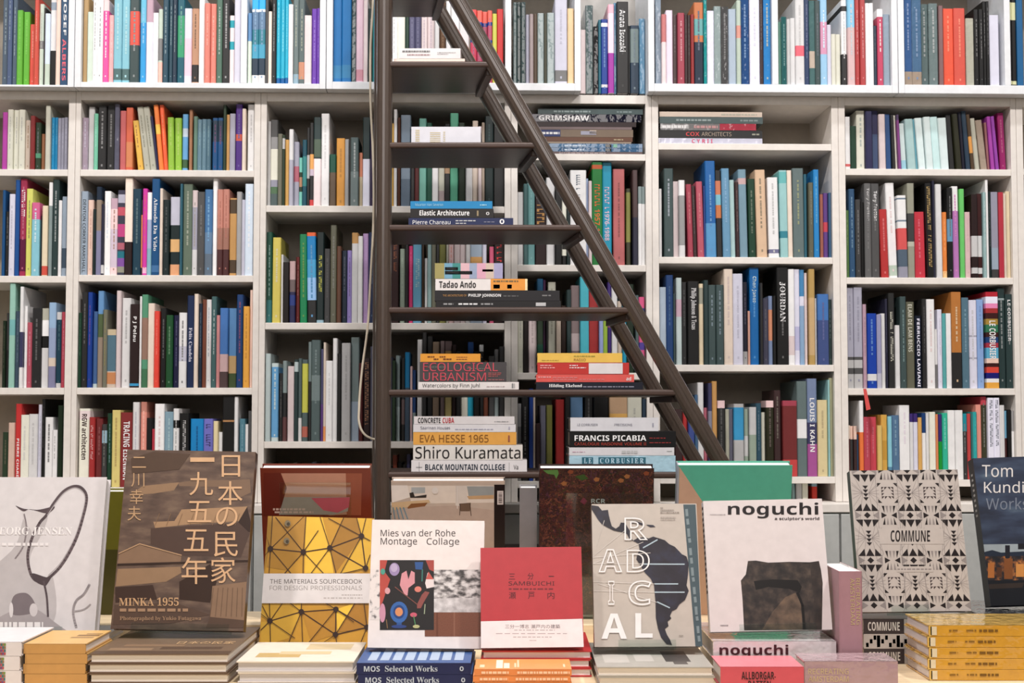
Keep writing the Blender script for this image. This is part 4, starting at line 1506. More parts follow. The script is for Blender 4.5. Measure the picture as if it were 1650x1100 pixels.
class Standing:
    def __init__(s, tl, tr, br, bl, zr, col, label, t=.03, lean=LEAN, spine='left', scol=None, group=None, pages=PAGESW, rough=.35, held=False):
        # zr: the level it stands on; its rear bottom edge (or its stand) touches that level
        z = zr + ((t + .006) * max(0, math.sin(lean)) + .0068 + .004 * (lean < 0) if held else t * max(0, math.sin(lean)) + .0008)
        low = br if br[1] > bl[1] else bl; r = ray(*low); Y = (z - CAMZ) / (r.z / r.y)
        p0, p1 = P(*bl, Y), P(*br, Y); b = p1 - p0; u = Vector((0, math.sin(lean), math.cos(lean))); n = b.cross(u).normalized()
        hit = lambda q: CAM + ray(*q) * ((p0 - CAM).dot(n) / ray(*q).dot(n))
        a, c = hit(tl), hit(tr); up = ((a - p0) + (c - p1)) / 2
        s.ux = b.normalized(); s.uy = (up - s.ux * up.dot(s.ux)).normalized(); s.n = s.ux.cross(s.uy).normalized()
        s.p0, s.w, s.h, s.t, s.Y = p0, (b.length + (c - a).length) / 2, up.dot(s.uy), t, Y
        m = Matrix((s.ux, s.uy, s.n)).transposed().to_4x4(); m.translation = p0; s.m = m
        q = MB(); cm = M(col, rough); sm = M(scol or col, rough); w, h, k = s.w, s.h, .0028
        q.box((0, 0, -k), (w, h, 0), cm); q.box((0, 0, -t), (w, h, -t + k), cm)
        if spine == 'left': q.box((0, 0, -t + k), (k, h, -k), sm)
        elif spine == 'right': q.box((w - k, 0, -t + k), (w, h, -k), sm)
        s.o = tag(q.build('book', None, m), label, 'book', group)
        boxpart('page_block', (k if spine == 'left' else .004, .004, -t + k + .0002), (w - (k if spine == 'right' else .004), h - .004, -k - .0002), pages, s.o)
        s.q = MB(); s.l = MB(); s.tx = []; s.lay = 0; s.step = 1; s.K = (0, 0, 1)

    def crop(s, ox, oy, k): s.K = (ox, oy, k); return s

    def loc(s, x, y):
        px, py = s.K[0] + x / s.K[2], s.K[1] + y / s.K[2]; r = ray(px, py)
        p = CAM + r * ((s.p0 - CAM).dot(s.n) / r.dot(s.n)) - s.p0
        return min(max(p.dot(s.ux), 0), s.w), min(max(p.dot(s.uy), 0), s.h)

    def poly(s, pts, mat):
        s.lay += s.step; z = .0002 + .00004 * s.lay
        if isinstance(mat, str): mat = M(mat, .38)
        v = [(*s.loc(*p), z) for p in pts]
        ar = sum(v[i][0] * v[(i + 1) % len(v)][1] - v[(i + 1) % len(v)][0] * v[i][1] for i in range(len(v)))
        s.q.face(v if ar > 0 else v[::-1], mat)

    def curve(s, pts, closed=False, n=6):
        out = []; m = len(pts)
        for i in range(m - 1):
            p1, p2 = pts[i], pts[i + 1]; p0 = pts[i - 1] if i else (pts[-2] if closed else p1); p3 = pts[i + 2] if i + 2 < m else (pts[1] if closed else p2)
            for k in range(n):
                t = k / n; out.append(tuple(.5 * (2 * b + (c - a) * t + (2 * a - 5 * b + 4 * c - d) * t * t + (3 * b - a - 3 * c + d) * t ** 3) for a, b, c, d in zip(p0, p1, p2, p3)))
        return out + [pts[-1]]

    def blob(s, pts, mat): s.poly(s.curve(list(pts) + [pts[0]], True)[:-1], mat)

    def rect(s, x0, y0, x1, y1, mat): s.poly([(x0, y0), (x1, y0), (x1, y1), (x0, y1)], mat)

    def full(s, mat): s.lay += s.step; z = .0002 + .00004 * s.lay; s.q.face([(.001, .001, z), (s.w - .001, .001, z), (s.w - .001, s.h - .001, z), (.001, s.h - .001, z)], mat if not isinstance(mat, str) else M(mat, .38))

    def line(s, pts, wd, mat, closed=False, smooth=False):
        """a drawn stroke of width wd (crop px)"""
        s.lay += s.step; z = .0002 + .00004 * s.lay
        if isinstance(mat, str): mat = M(mat, .38)
        if closed: pts = list(pts) + [pts[0]]
        if smooth: pts = s.curve(pts, closed)
        for (a, b) in zip(pts, pts[1:]):
            dx, dy = b[0] - a[0], b[1] - a[1]; L = math.hypot(dx, dy) or 1; nx, ny = -dy / L * wd / 2, dx / L * wd / 2; ex, ey = dx / L * wd * .2, dy / L * wd * .2
            v = [(a[0] + nx - ex, a[1] + ny - ey), (a[0] - nx - ex, a[1] - ny - ey), (b[0] - nx + ex, b[1] - ny + ey), (b[0] + nx + ex, b[1] + ny + ey)]
            s.q.face([(*s.loc(*p), z) for p in v], mat)

    def disc(s, cx, cy, rx, ry, mat, n=20, rot=0):
        c, d = math.cos(rot), math.sin(rot)
        s.poly([(cx + rx * math.cos(6.2832 * i / n) * c - ry * math.sin(6.2832 * i / n) * d, cy + rx * math.cos(6.2832 * i / n) * d + ry * math.sin(6.2832 * i / n) * c) for i in range(n)], mat)

    def text(s, st, x0, y0, x1, y1, col, bold=0, outline=0, tall=False):
        a = s.loc(x0, y1); b = s.loc(x1, y1); c = s.loc(x0, y0); z = .0002 + .00004 * (s.lay + 3) + (.0006 if outline else 0)
        s.tx.append(MB()); put_text(s.tx[-1], st, (*a, z), (b[0] - a[0], b[1] - a[1], 0), (c[0] - a[0], c[1] - a[1], 0), (0, 0, 1), M(col, .4), bold, outline)

    def tiny(s, x0, y0, x1, y1, col, seed=1, gap=.03):
        """a line of lettering too small to read"""
        r = random.Random(seed); x = x0
        while x < x1:
            k = r.uniform(.04, .13) * (x1 - x0)
            s.lay += 0; z = .0002 + .00004 * (s.lay + 2); p = [(x, y1), (min(x1, x + k), y1), (min(x1, x + k), y0), (x, y0)]
            s.l.face([(*s.loc(*i), z) for i in p], M(col, .4)); x += k + gap * (x1 - x0)

    def done(s, stand=None, front=False):
        if s.q.f: s.q.build('cover_print', s.o)
        if s.l.f: s.l.build('small_lettering', s.o)
        for t in s.tx: t.build('title_lettering', s.o)
        if stand:
            (x0, x1, ytop), lab = stand; s.K = (0, 0, 1)
            p = [];
            for px, py in ((x0, ytop), (x1, ytop)):
                r = ray(px, py); q0 = s.p0 + s.n * (.0045 if front else -(s.t + .004)); v = CAM + r * ((q0 - CAM).dot(s.n) / r.dot(s.n)) - s.p0; p.append((v.dot(s.ux), v.dot(s.uy)))
            e = tag(root('book_stand', s.m), lab, 'book stand', 'clear acrylic book stands'); xa, xb, H = p[0][0], p[1][0], p[0][1]
            xc, xd = max(xa, .012), min(xb, s.w - .012)
            if front:                       # the book faces away: the stand's panel is on our side
                boxpart('back_panel', (xa, -.004, .004), (xb, H, .007), ACR, e, .0006)
                boxpart('base_panel', (xa, -.007, -s.t - .006), (xb, -.004, .007), ACR, e, .0006)
                boxpart('lip', (xa, -.004, -s.t - .006), (xb, .014, -s.t - .003), ACR, e, .0006)
                return
            boxpart('back_panel', (xa, .1, -s.t - .006), (xb, H, -s.t - .003), ACR, e, .0006)
            boxpart('back_strip', (xc, -.004, -s.t - .006), (xd, .1, -s.t - .003), ACR, e, .0006)
            boxpart('base_panel', (xc, -.006, -s.t - .003), (xd, -.001, .007), ACR, e, .0006)
            boxpart('lip', (xc, -.001, .004), (xd, .014, .007), ACR, e, .0006)


q = MB(); q.box((-1.6, 3.345, TZ + .0003), (1.6, 3.57, .915), TWOOD)
tag(q.build('display_riser', bevel=.002), 'low wooden riser along the table back under the rear standing books', 'riser')
q = MB()
z0 = pile(-60, 150, 3.06, 1036, 3, .26, 'cfc9c6', labs('white book supporting the silver jug cover', 3), 'white books under the jug cover')
z10 = pile(1573, 1790, 3.08, 990, 3, .24, '45474c', labs('dark glossy book under the night city cover', 3), 'dark glossy books', shiny=True)

# --- white cover with a silver jug
b = Standing((-22, 769), (158, 768), (149, 1020), (-30, 1020), z0, 'd5d0d0', 'white book with a silver jug photograph, standing at the left table end', held=True, t=.035, spine='left')
b.crop(0, 650, 2.443)
b.blob([(-60, 700), (60, 560), (100, 440), (185, 440), (160, 520), (120, 600), (125, 690), (180, 700), (210, 690), (214, 850), (100, 950), (-60, 950)], 'b9b3b3')
b.blob([(92, 425), (185, 432), (150, 480), (128, 540), (122, 500), (100, 470)], 'cfc9c8')
b.blob([(-60, 880), (100, 800), (215, 860), (290, 950), (-60, 950)], 'a39b9c')
b.blob([(52, 760), (100, 745), (132, 775), (138, 820), (50, 830)], '7a7073')
b.disc(132, 812, 16, 26, 'c9c2c2'); b.disc(44, 812, 8, 30, 'd5cfcf')
b.blob([(62, 402), (95, 414), (150, 418), (215, 405), (185, 432), (120, 416), (92, 424)], '5b4f52')
b.line([(182, 440), (212, 392), (250, 346), (290, 326), (322, 333), (341, 370), (326, 448), (296, 540), (246, 630), (194, 684), (152, 700), (122, 672), (109, 600), (126, 530), (156, 470)], 11, '6a5d60', True, True)
b.line([(186, 440), (216, 396), (252, 352), (290, 332), (318, 340), (335, 372), (320, 446), (290, 536), (240, 624), (190, 676)], 3, 'b5adae', smooth=True)
b.blob([(128, 668), (190, 684), (215, 660), (185, 712), (172, 716), (140, 700)], '53484b')
b.line([(172, 700), (184, 760), (189, 838)], 8, '5f5457', smooth=True); b.line([(95, 435), (104, 490), (92, 560), (60, 610)], 6, '8d8385', smooth=True)
b.line([(352, 712), (330, 750), (300, 776), (288, 820), (300, 880)], 9, 'a29a9b', smooth=True); b.line([(356, 790), (330, 810), (292, 818)], 6, 'b0a8a8', smooth=True)
b.text('GEORG JENSEN', -110, 486, 282, 520, 'ece8e6', SERIF); b.tiny(-40, 548, 190, 560, 'e4dfde', 3); b.tiny(-40, 860, 170, 885, 'e4dfde', 4)
b.done(((0, 120, 900), 'clear stand under the silver jug cover'))

# --- brown photo book of farmhouses
b = Standing((206, 726), (411, 726), (394, 1017), (178, 1013), z2, '6b5444', 'large dark brown photo book with vertical golden characters and farmhouse roofs', held=True, t=.03, spine='right', scol='4a3a30')
b.crop(140, 710, 2.82)
b.full(ramp_mat('farmhouse_photo', ['4b3a31', '5f4b3f', '75604f'], 22, 6, stretch=(1, 2.5, 1)))
for pts, c in (([(195, 245), (255, 205), (420, 188), (395, 225), (300, 240)], '927458'), ([(415, 190), (470, 182), (740, 175), (745, 235), (690, 260), (640, 210), (420, 205)], '7d6450'),
               ([(302, 368), (398, 364), (430, 312), (730, 298), (690, 365), (480, 378), (310, 396)], 'a3815f'), ([(690, 365), (728, 300), (748, 370), (745, 415), (680, 400)], '3c2e28'),
               ([(290, 398), (690, 372), (740, 420), (700, 530), (420, 520), (290, 470)], '54423a'), ([(145, 515), (238, 470), (330, 490), (430, 522), (425, 560), (140, 560)], '866a53'),
               ([(140, 582), (425, 572), (430, 600), (360, 640), (130, 662)], '937558'), ([(420, 640), (560, 560), (590, 640), (560, 735), (420, 720)], '3f3029'),
               ([(128, 665), (300, 655), (320, 720), (130, 735)], '45352e'), ([(570, 660), (735, 640), (728, 820), (560, 800)], '8a6d55'), ([(560, 800), (728, 815), (722, 850), (540, 850)], '5b473b'),
               ([(125, 745), (400, 735), (560, 790), (380, 830), (118, 835)], '5a473c'), ([(205, 150), (420, 130), (470, 60), (300, 50), (200, 80)], '574539')):
    b.poly(pts, c)
for i in range(7): b.line([(575 + i * 22, 668), (560 + i * 24, 798)], 3, '6e5643')
for i in range(8): b.line([(310 + i * 52, 384), (330 + i * 52, 330)], 2, '8a6c50')
b.line([(140, 562), (740, 545)], 8, '3d2f29'); b.line([(145, 512), (240, 468), (430, 520)], 5, 'b08c69')
GOLD = 'd2a77c'
for ch, x, y, w, h in (('日', 655, 115, 84, 98), ('本', 652, 238, 112, 108), ('の', 636, 345, 98, 88), ('民', 632, 470, 108, 112), ('家', 620, 588, 112, 116), ('九', 520, 195, 108, 106), ('五', 512, 322, 108, 96), ('五', 497, 452, 112, 98), ('年', 490, 590, 118, 122)):
    b.text(ch, x - w / 2, y - h / 2, x + w / 2, y + h / 2, GOLD, .022)
b.text('一', 470, 76, 580, 96, GOLD, .02)
for ch, x, y, w, h in (('二', 238, 98, 62, 50), ('川', 232, 178, 60, 62), ('幸', 226, 255, 62, 66), ('夫', 216, 330, 62, 66)): b.text(ch, x - w / 2, y - h / 2, x + w / 2, y + h / 2, 'b8936c', .012)
b.text('MINKA 1955', 146, 712, 418, 750, 'c39a6f', SERIF); b.tiny(150, 762, 460, 776, 'a38163', 5); b.text('Photographed by Yukio Futagawa', 150, 797, 520, 820, 'a38163', SERIF)
b.done(((228, 382, 900), 'clear stand with a lip under the large brown photo book'))

# --- geodesic pattern
b = Standing((428, 832), (601, 834), (591, 1046), (417, 1042), TZ, 'c8921c', 'book with a yellow geodesic strut pattern and white title band', held=True, t=.035, spine='left')
b.crop(400, 740, 3.055)
for pts, c in (([(285, 278), (365, 278), (402, 435), (420, 560), (278, 560), (280, 450)], 'eebc1e'), ([(120, 278), (285, 278), (272, 455), (110, 440)], 'b5842e'), ([(402, 435), (470, 278), (540, 278), (558, 378), (430, 560)], 'a97826'),
               ([(558, 378), (535, 278), (610, 278), (600, 540), (450, 560)], 'dfae1e'), ([(85, 278), (120, 278), (105, 440), (80, 560)], 'a57a24'), ([(110, 440), (272, 455), (185, 545), (90, 530)], 'b07f22'),
               ([(66, 705), (262, 705), (262, 750), (108, 795), (62, 770)], 'cf9f20'), ([(262, 750), (432, 738), (430, 862), (310, 900)], 'b8831f'), ([(432, 738), (520, 708), (440, 850)], 'eec01c'), ([(440, 850), (520, 708), (590, 720), (585, 830)], 'b07a20'), ([(62, 800), (108, 795), (262, 750), (200, 880), (60, 940)], 'd3a31f')):
    b.poly(pts, c)
N = dict(A=(110, 440), B=(272, 456), C=(402, 436), D=(558, 378), E=(578, 535), F=(108, 795), G=(262, 750), H=(432, 738), I=(430, 862), J=(585, 826))
for a, c in (('A', 'B'), ('B', 'C'), ('C', 'D'), ('D', 'E'), ('C', 'E'), ('F', 'G'), ('G', 'H'), ('G', 'I'), ('H', 'J'), ('I', 'J'), ('H', 'I')): b.line([N[a], N[c]], 6, '4a3216')
for a, pts in (('A', [(120, 278), (80, 380), (103, 560), (210, 560), (272, 278), (62, 470)]), ('B', [(285, 278), (135, 285), (270, 560), (370, 560), (345, 350), (180, 560)]), ('C', [(355, 278), (470, 278), (432, 560), (310, 560)]), ('D', [(395, 290), (535, 278), (600, 400), (580, 278), (455, 560)]), ('E', [(455, 565), (600, 470)]),
               ('F', [(70, 720), (170, 706), (105, 706), (62, 760), (62, 840), (110, 930), (230, 880)]), ('G', [(262, 706), (268, 900), (200, 900), (205, 706)]), ('H', [(380, 706), (520, 800), (300, 900)]), ('I', [(525, 710), (330, 930), (440, 930)]), ('J', [(570, 706), (555, 900)])):
    for p in pts: b.line([N[a], p], 4, '4a3216')
for p in N.values(): b.disc(*p, 14, 14, '3a2a1c', 12)
for p in ((195, 316), (190, 402)): b.disc(*p, 15, 16, '8a7a5c', 14); b.disc(p[0] + 3, p[1] + 3, 8, 9, '4f4638', 12)
b.rect(66, 562, 600, 708, 'ddd7d5')
b.text('THE MATERIALS SOURCEBOOK', 108, 590, 562, 612, '5c5552', .0); b.text('FOR DESIGN PROFESSIONALS', 106, 622, 560, 644, '9b938f', 0); b.tiny(460, 665, 562, 671, 'b5aca8', 6); b.tiny(372, 680, 562, 686, 'b5aca8', 7)
b.done(((470, 550, 900), 'clear acrylic stand hidden behind the geodesic patterned cover'))

# --- white book with collage
b = Standing((601, 838), (785, 838), (774, 1045), (592, 1043), z4, 'e6dcd7', 'white book with a colourful collage panel and two lines of title', t=.028, spine='left')
b.crop(570, 760, 3.235)
b.text('Mies van der Rohe', 140, 300, 530, 336, '4c4443', 0); b.text('Montage', 140, 344, 330, 390, '4c4443', 0); b.text('Collage', 380, 344, 550, 390, '4c4443', 0)
b.rect(416, 510, 690, 735, ramp_mat('water_photo', ['33302f', '6f6a69', 'b9b4b2', 'dcd8d6'], 55, 6, lo=.35, hi=.62, stretch=(1, 1.6, 1)))
b.poly([(418, 660), (690, 655), (690, 735), (418, 735)], ramp_mat('foam_photo', ['a5a09f', 'dcd8d7'], 70, 5))
b.rect(84, 508, 136, 770, ramp_mat('drawing_print', ['6a6464', 'cfc8c5', 'e2d9d5'], 60, 6, lo=.38, hi=.5))
b.rect(370, 732, 690, 858, M('7a4a36', .4, 'woodv')); b.rect(430, 732, 440, 858, '6a3c2b'); b.rect(520, 732, 528, 858, '8a5a44')
b.rect(136, 460, 418, 824, '2a2324')
for p, c in (([(136, 460), (175, 460), (160, 520), (190, 560), (150, 680), (136, 700)], 'b8483c'), ([(375, 460), (418, 460), (418, 520), (395, 510)], 'a8453c'), ([(372, 580), (385, 525), (418, 560), (418, 600), (380, 608)], 'e0d3d0'), ([(376, 560), (390, 520), (416, 560)], 'c4554a'),
             ([(318, 470), (362, 470), (358, 510), (322, 508)], '2f5590'), ([(240, 590), (250, 530), (275, 515), (285, 560), (300, 515), (318, 525), (318, 580), (285, 605), (280, 645), (265, 640)], 'd68f96'), ([(330, 690), (355, 640), (372, 622), (395, 628), (365, 680), (350, 710), (330, 712)], '8d4b45')): b.poly(p, c)
b.disc(212, 508, 27, 34, '9a86b0'); b.disc(210, 500, 18, 22, 'b7a6c6'); b.disc(236, 732, 46, 56, '3565a8'); b.disc(236, 730, 30, 36, '27447c'); b.disc(236, 730, 20, 23, 'd98a55'); b.rect(224, 785, 250, 806, '2f5590'); b.disc(236, 806, 40, 9, '2f4580')
b.disc(335, 612, 18, 15, 'd97a6a'); b.disc(152, 520, 12, 16, '4a9a86'); b.disc(176, 620, 14, 17, 'd59a9e'); b.disc(150, 735, 16, 50, 'c78aa0'); b.disc(312, 745, 18, 12, 'c9566a'); b.line([(312, 750), (322, 800)], 5, '4f8a5a'); b.disc(326, 806, 18, 9, 'b5b27a')
b.line([(215, 600), (330, 690)], 5, '7a4a40'); b.line([(358, 510), (356, 570)], 6, '3a7a70'); b.line([(170, 770), (176, 815)], 4, '8a6a45'); b.line([(372, 690), (368, 740)], 5, '9aa587')
b.done()

# --- red book with a white wrapper
b = Standing((773, 884), (935, 879), (941, 1042), (775, 1044), z5b, 'b8343b', 'red square book with a white paper band around its foot', t=.022, spine='left')
b.crop(750, 740, 3.055)
b.text('SAMBUICHI', 212, 600, 438, 620, '54242a', .01); b.tiny(214, 634, 436, 641, '7c2c32', 8)
for ch, x0, y0, x1, y1 in (('三', 214, 562, 244, 590), ('分', 306, 558, 336, 590), ('一', 410, 573, 436, 577), ('瀬', 214, 652, 248, 686), ('戸', 308, 652, 340, 686), ('内', 404, 652, 438, 686)): b.text(ch, x0, y0, x1, y1, '5a262c', .008)
b.poly([(66, 797), (575, 784), (600, 930), (66, 935)], 'e9e2e4')
b.text('三分一博志 瀬戸内の建築', 195, 812, 466, 832, '6f6668', 0)
for i, (x0, x1) in enumerate(((240, 440), (150, 500), (235, 425), (315, 350))): b.tiny(x0, 838 + i * 17, x1, 842 + i * 17, 'b3a9ab', 9 + i)
b.done()

# --- grey cover with the map
b = Standing((947, 811), (1114, 812), (1134, 1041), (958, 1042), z6, 'bdb3a8', 'grey book with a black map and outlined white capitals', held=True, t=.035, spine='left', scol='7e766e')
b.crop(920, 780, 3.4375)
b.poly([(622, 112), (690, 112), (740, 905), (690, 905)], '4a5a60')
for i in range(14): b.line([(640 + i * 5.2, 140 + i * 54), (643 + i * 5.2, 140 + i * 54 + (34, 26, 40, 18)[i % 4])], 15, '7b8a8e')
MAPC = ramp_mat('map_ink', ['1f1a22', '27222c', '2c2c3e'], 30, 4)
b.poly([(98, 116), (152, 122), (172, 146), (205, 142), (210, 172), (218, 205), (226, 232), (248, 246), (268, 232), (276, 212), (300, 214), (318, 245), (330, 262), (326, 290), (345, 312), (362, 305), (352, 318), (325, 305), (310, 275), (290, 266), (262, 262), (236, 256), (200, 238), (172, 222), (150, 196), (128, 160), (112, 140)], MAPC)
b.poly([(330, 205), (365, 205), (400, 218), (395, 228), (360, 215), (335, 216)], MAPC); b.poly([(415, 224), (455, 226), (468, 236), (440, 238)], MAPC)
b.poly([(345, 312), (372, 296), (405, 294), (430, 300), (455, 290), (490, 300), (520, 310), (545, 332), (575, 346), (600, 372), (615, 388), (640, 400), (652, 440), (648, 500), (640, 560), (652, 590), (632, 640), (600, 665), (585, 690), (560, 702), (548, 730), (556, 742), (535, 760), (540, 785), (520, 800), (530, 830), (548, 860), (560, 890), (530, 885), (500, 850), (482, 800), (470, 740), (468, 650), (460, 560), (440, 520), (410, 490), (385, 450), (362, 415), (368, 390), (380, 360), (375, 330)], MAPC)
for a, c in (((105, 405), (185, 200)), ((105, 400), (300, 255)), ((110, 440), (400, 320)), ((110, 440), (625, 442)), ((110, 540), (470, 552)), ((110, 590), (470, 598)), ((105, 405), (440, 380)), ((150, 550), (480, 655))): b.line([a, c], 2.5, 'd5cec6')
for a, c in (((400, 442), (628, 443)), ((465, 552), (592, 552)), ((465, 598), (628, 598)), ((478, 652), (546, 684)), ((400, 352), (478, 308))): b.line([a, c], 7, 'a9bcc6')
WT = 'eeeae8'
b.text('R', 296, 186, 426, 310, WT, .02, .02); b.text('A', 152, 360, 284, 488, WT, .02, .02); b.text('D', 308, 364, 436, 488, WT, .02, .02); b.text('I', 206, 536, 240, 668, WT, .02, .02); b.text('C', 318, 534, 446, 670, WT, .02, .02)
b.text('A', 168, 716, 310, 856, WT, .06); b.text('L', 356, 714, 452, 850, WT, .06)
for i, (x1) in enumerate((510, 570, 600)): b.tiny(495, 128 + i * 13, x1, 133 + i * 13, '877d74', 20 + i)
for i in range(2): b.tiny(496, 182 + i * 12, 580, 186 + i * 12, '9a9087', 24 + i)
b.tiny(598, 836, 622, 841, '877d74', 27)
b.done(((990, 1080, 880), 'clear acrylic stand with a lip under the grey map cover'))

# --- white cover with a stone
b = Standing((1132, 806), (1325, 804), (1340, 1014), (1145, 1018), z7, 'd4cbc9', 'white book with a photograph of a dark stone block and bold black title', held=True, t=.03, spine='left', scol='e6e2e2')
b.crop(1070, 730, 2.973)
STONE = ramp_mat('stone_photo', ['1c1715', '2c2522', '40362f', '53473d'], 55, 9, lo=.3, hi=.75)
b.poly([(402, 516), (440, 514), (500, 524), (600, 520), (700, 522), (742, 516), (752, 560), (760, 620), (756, 845), (384, 848), (376, 700), (368, 610), (392, 580)], STONE)
b.poly([(700, 522), (742, 516), (758, 620), (756, 845), (690, 846), (720, 700), (705, 600)], ramp_mat('stone_side_photo', ['1e1816', '332a25', '4a3d34'], 34, 8))
b.poly([(430, 612), (520, 604), (640, 608), (660, 640), (650, 668), (600, 650), (500, 640), (440, 655)], '231d1b')
b.poly([(470, 845), (520, 760), (580, 690), (630, 668), (655, 720), (664, 845)], ramp_mat('stone_hollow_photo', ['3f342b', '57483b', '6b5846'], 55, 8))
b.line([(640, 668), (664, 730), (672, 840)], 12, '1c1614')
b.text('noguchi', 306, 236, 740, 312, '2b2021', .03); b.text("a sculptor's world", 530, 306, 744, 324, '3a2f30', .02); b.tiny(220, 292, 296, 297, 'a59c9b', 31); b.tiny(270, 822, 308, 828, '8a8081', 32)
t_ = b.t
for i in range(16):
    z = b.h * (.96 - i * .043); b.l.face([(-.0004, z, -.006 - (i % 3) * .001), (-.0004, z, -t_ + .006 + (i % 2) * .002), (-.0004, z - .006, -t_ + .006), (-.0004, z - .006, -.006)], M('3a2f30', .4))
b.done(((1180, 1302, 905), 'clear acrylic stand with a lip under the stone cover'))

# --- patterned cover
b = Standing((1368, 757), (1545, 757), (1562, 984), (1387, 986), zc, 'b5aca5', 'grey book with a black triangle tile pattern and title in its middle', held=True, t=.03, spine='left', scol='4d464a')
b.crop(1350, 720, 2.893)
DK, MG = '2c2324', '8b8380'
sk = lambda x, y: (x + (y - 110) * .075, y)          # the pattern follows the tilt of the cover
tri = lambda *p, c=DK: b.poly([sk(*i) for i in p], c)
b.step = 0
for r, y0 in enumerate((108, 318, 528, 738)):
    for cx in (122, 322, 518):
        for k in (-36, 0, 36):
            w_ = 20
            for sgn in (-1, 1):
                if 95 < y0 + sgn * 22 and y0 + sgn * 50 < 770: tri((cx + k * .55 - 4 * (k < 0) + 4 * (k > 0), y0 + sgn * 54) if k else (cx, y0 + sgn * 56), (cx + k - w_, y0 + sgn * 20), (cx + k + w_, y0 + sgn * 20)) if k == 0 else tri((cx + k * 1.55, y0 + sgn * 20), (cx + k * .6, y0 + sgn * 20), (cx + k * .6 + (4 if k > 0 else -4), y0 + sgn * 54))
        tri((cx - 16, y0), (cx, y0 - 15), (cx + 16, y0), (cx, y0 + 15))
        for sgn in (-1, 1): tri((cx + sgn * 56, y0 - 18), (cx + sgn * 56, y0 + 18), (cx + sgn * 26, y0), c=MG)
        ys = y0 + 106
        if ys < 740:
            for k in range(-2, 2): tri((cx - 13, ys + k * 18 + 2), (cx + 13, ys + k * 18 + 2), (cx, ys + k * 18 + 18))
            for k in range(8):
                an = (k + .5) * math.pi / 4 * .55 - .95
                for sgn in (-1, 1): b.line([sk(cx + sgn * 14, ys), sk(cx + sgn * 62, ys + math.tan(an) * 42)], 1.6, MG)
    for cx in (224, 420):
        for k in (-26, -9, 9, 26):
            for sgn in (-1, 1):
                if 100 < y0 + sgn * 44 < 765: tri((cx + k * .8, y0 + sgn * 10), (cx + k * 1.0 - 6, y0 + sgn * 44), (cx + k * 1.0 + 6, y0 + sgn * 44), c=DK if abs(k) > 10 else MG)
        for sgn in (-1, 1): tri((cx + sgn * 10, y0), (cx + sgn * 36, y0 - 14), (cx + sgn * 36, y0 + 14), c=DK)
        ys = y0 + 106
        if ys < 740 and not 395 < ys < 445:
            for gx in range(4):
                for gy in range(4):
                    if gx in (0, 3) or gy in (0, 3):
                        x, y = cx - 28 + gx * 14.5, ys - 28 + gy * 14.5; tri((x, y), (x + 13, y), (x if gx < 2 else x + 13, y + 13), c='4a4040')
            for sx in (-1, 1):
                for sy in (-1, 1): tri((cx + sx * 46, ys + sy * 46), (cx + sx * 28, ys + sy * 46), (cx + sx * 46, ys + sy * 28))
b.step = 1; b.lay += 1
for x in (172, 272, 370, 470): b.line([sk(x, 108), sk(x, 760)], 2, MG)
b.poly([sk(170, 380), sk(470, 380), sk(470, 452), sk(170, 452)], 'b5aca5'); b.text('COMMUNE', 246, 388, 430, 442, DK, .06)
b.poly([sk(240, 556), sk(410, 556), sk(410, 582), sk(240, 582)], 'b5aca5'); b.tiny(278, 566, 436, 573, MG, 41)
b.done(((1420, 1480, 880), 'clear acrylic stand under the triangle patterned cover'))

# --- night city cover
b = Standing((1567, 738), (1757, 732), (1780, 970), (1597, 976), z10, '2a3346', 'dark blue book with a dusk city photograph at the right table end', t=.04, spine='left', scol='1a1719')
b.crop(1350, 720, 2.893)
b.rect(620, 40, 1200, 480, ramp_mat('dusk_sky_photo', ['1e2433', '2a3347', '38455a', '5a6a78'], 9, 5, stretch=(1, 3, 1), lo=.35, hi=.75))
b.poly([(640, 455), (1200, 448), (1200, 490), (650, 500)], '8f9aa0'); b.poly([(660, 490), (720, 480), (760, 492), (868, 486), (1200, 484), (1200, 520), (660, 530)], '2c3340')
b.poly([(655, 510), (1200, 505), (1200, 620), (675, 625)], ramp_mat('city_lights_photo', ['16161c', '2b2222', '7a4a2a', 'd08a45'], 60, 5, lo=.4, hi=.72))
for x, y, w_, h_, c in ((700, 540, 30, 70, 'a9662f'), (780, 458, 22, 60, '2a2a30'), (775, 520, 40, 95, '7a4a2a'), (840, 450, 60, 26, '27272d'), (830, 545, 38, 60, 'c0803c'), (740, 560, 24, 45, '55382a')): b.rect(x, y, x + w_, y + h_, c)
b.rect(660, 622, 1200, 760, '22262c'); b.poly([(690, 640), (868, 632), (860, 655), (700, 662)], '3a3330')
for st, y0, y1, xb, c in (('Tom', 84, 140, 816, 'cfccca'), ('Kundig', 160, 230, 912, 'cfccca'), ('Works', 236, 292, 888, '6f7785')): b.text(st, 672 + (y0 - 84) * .12, y0, xb, y1, c, .0)
for i in range(9):
    z = b.h * (.9 - i * .035); b.l.face([(-.0004, z, -.014), (-.0004, z, -.026), (-.0004, z - .005, -.026), (-.0004, z - .005, -.014)], M('a5a2a0', .4))
b.done()

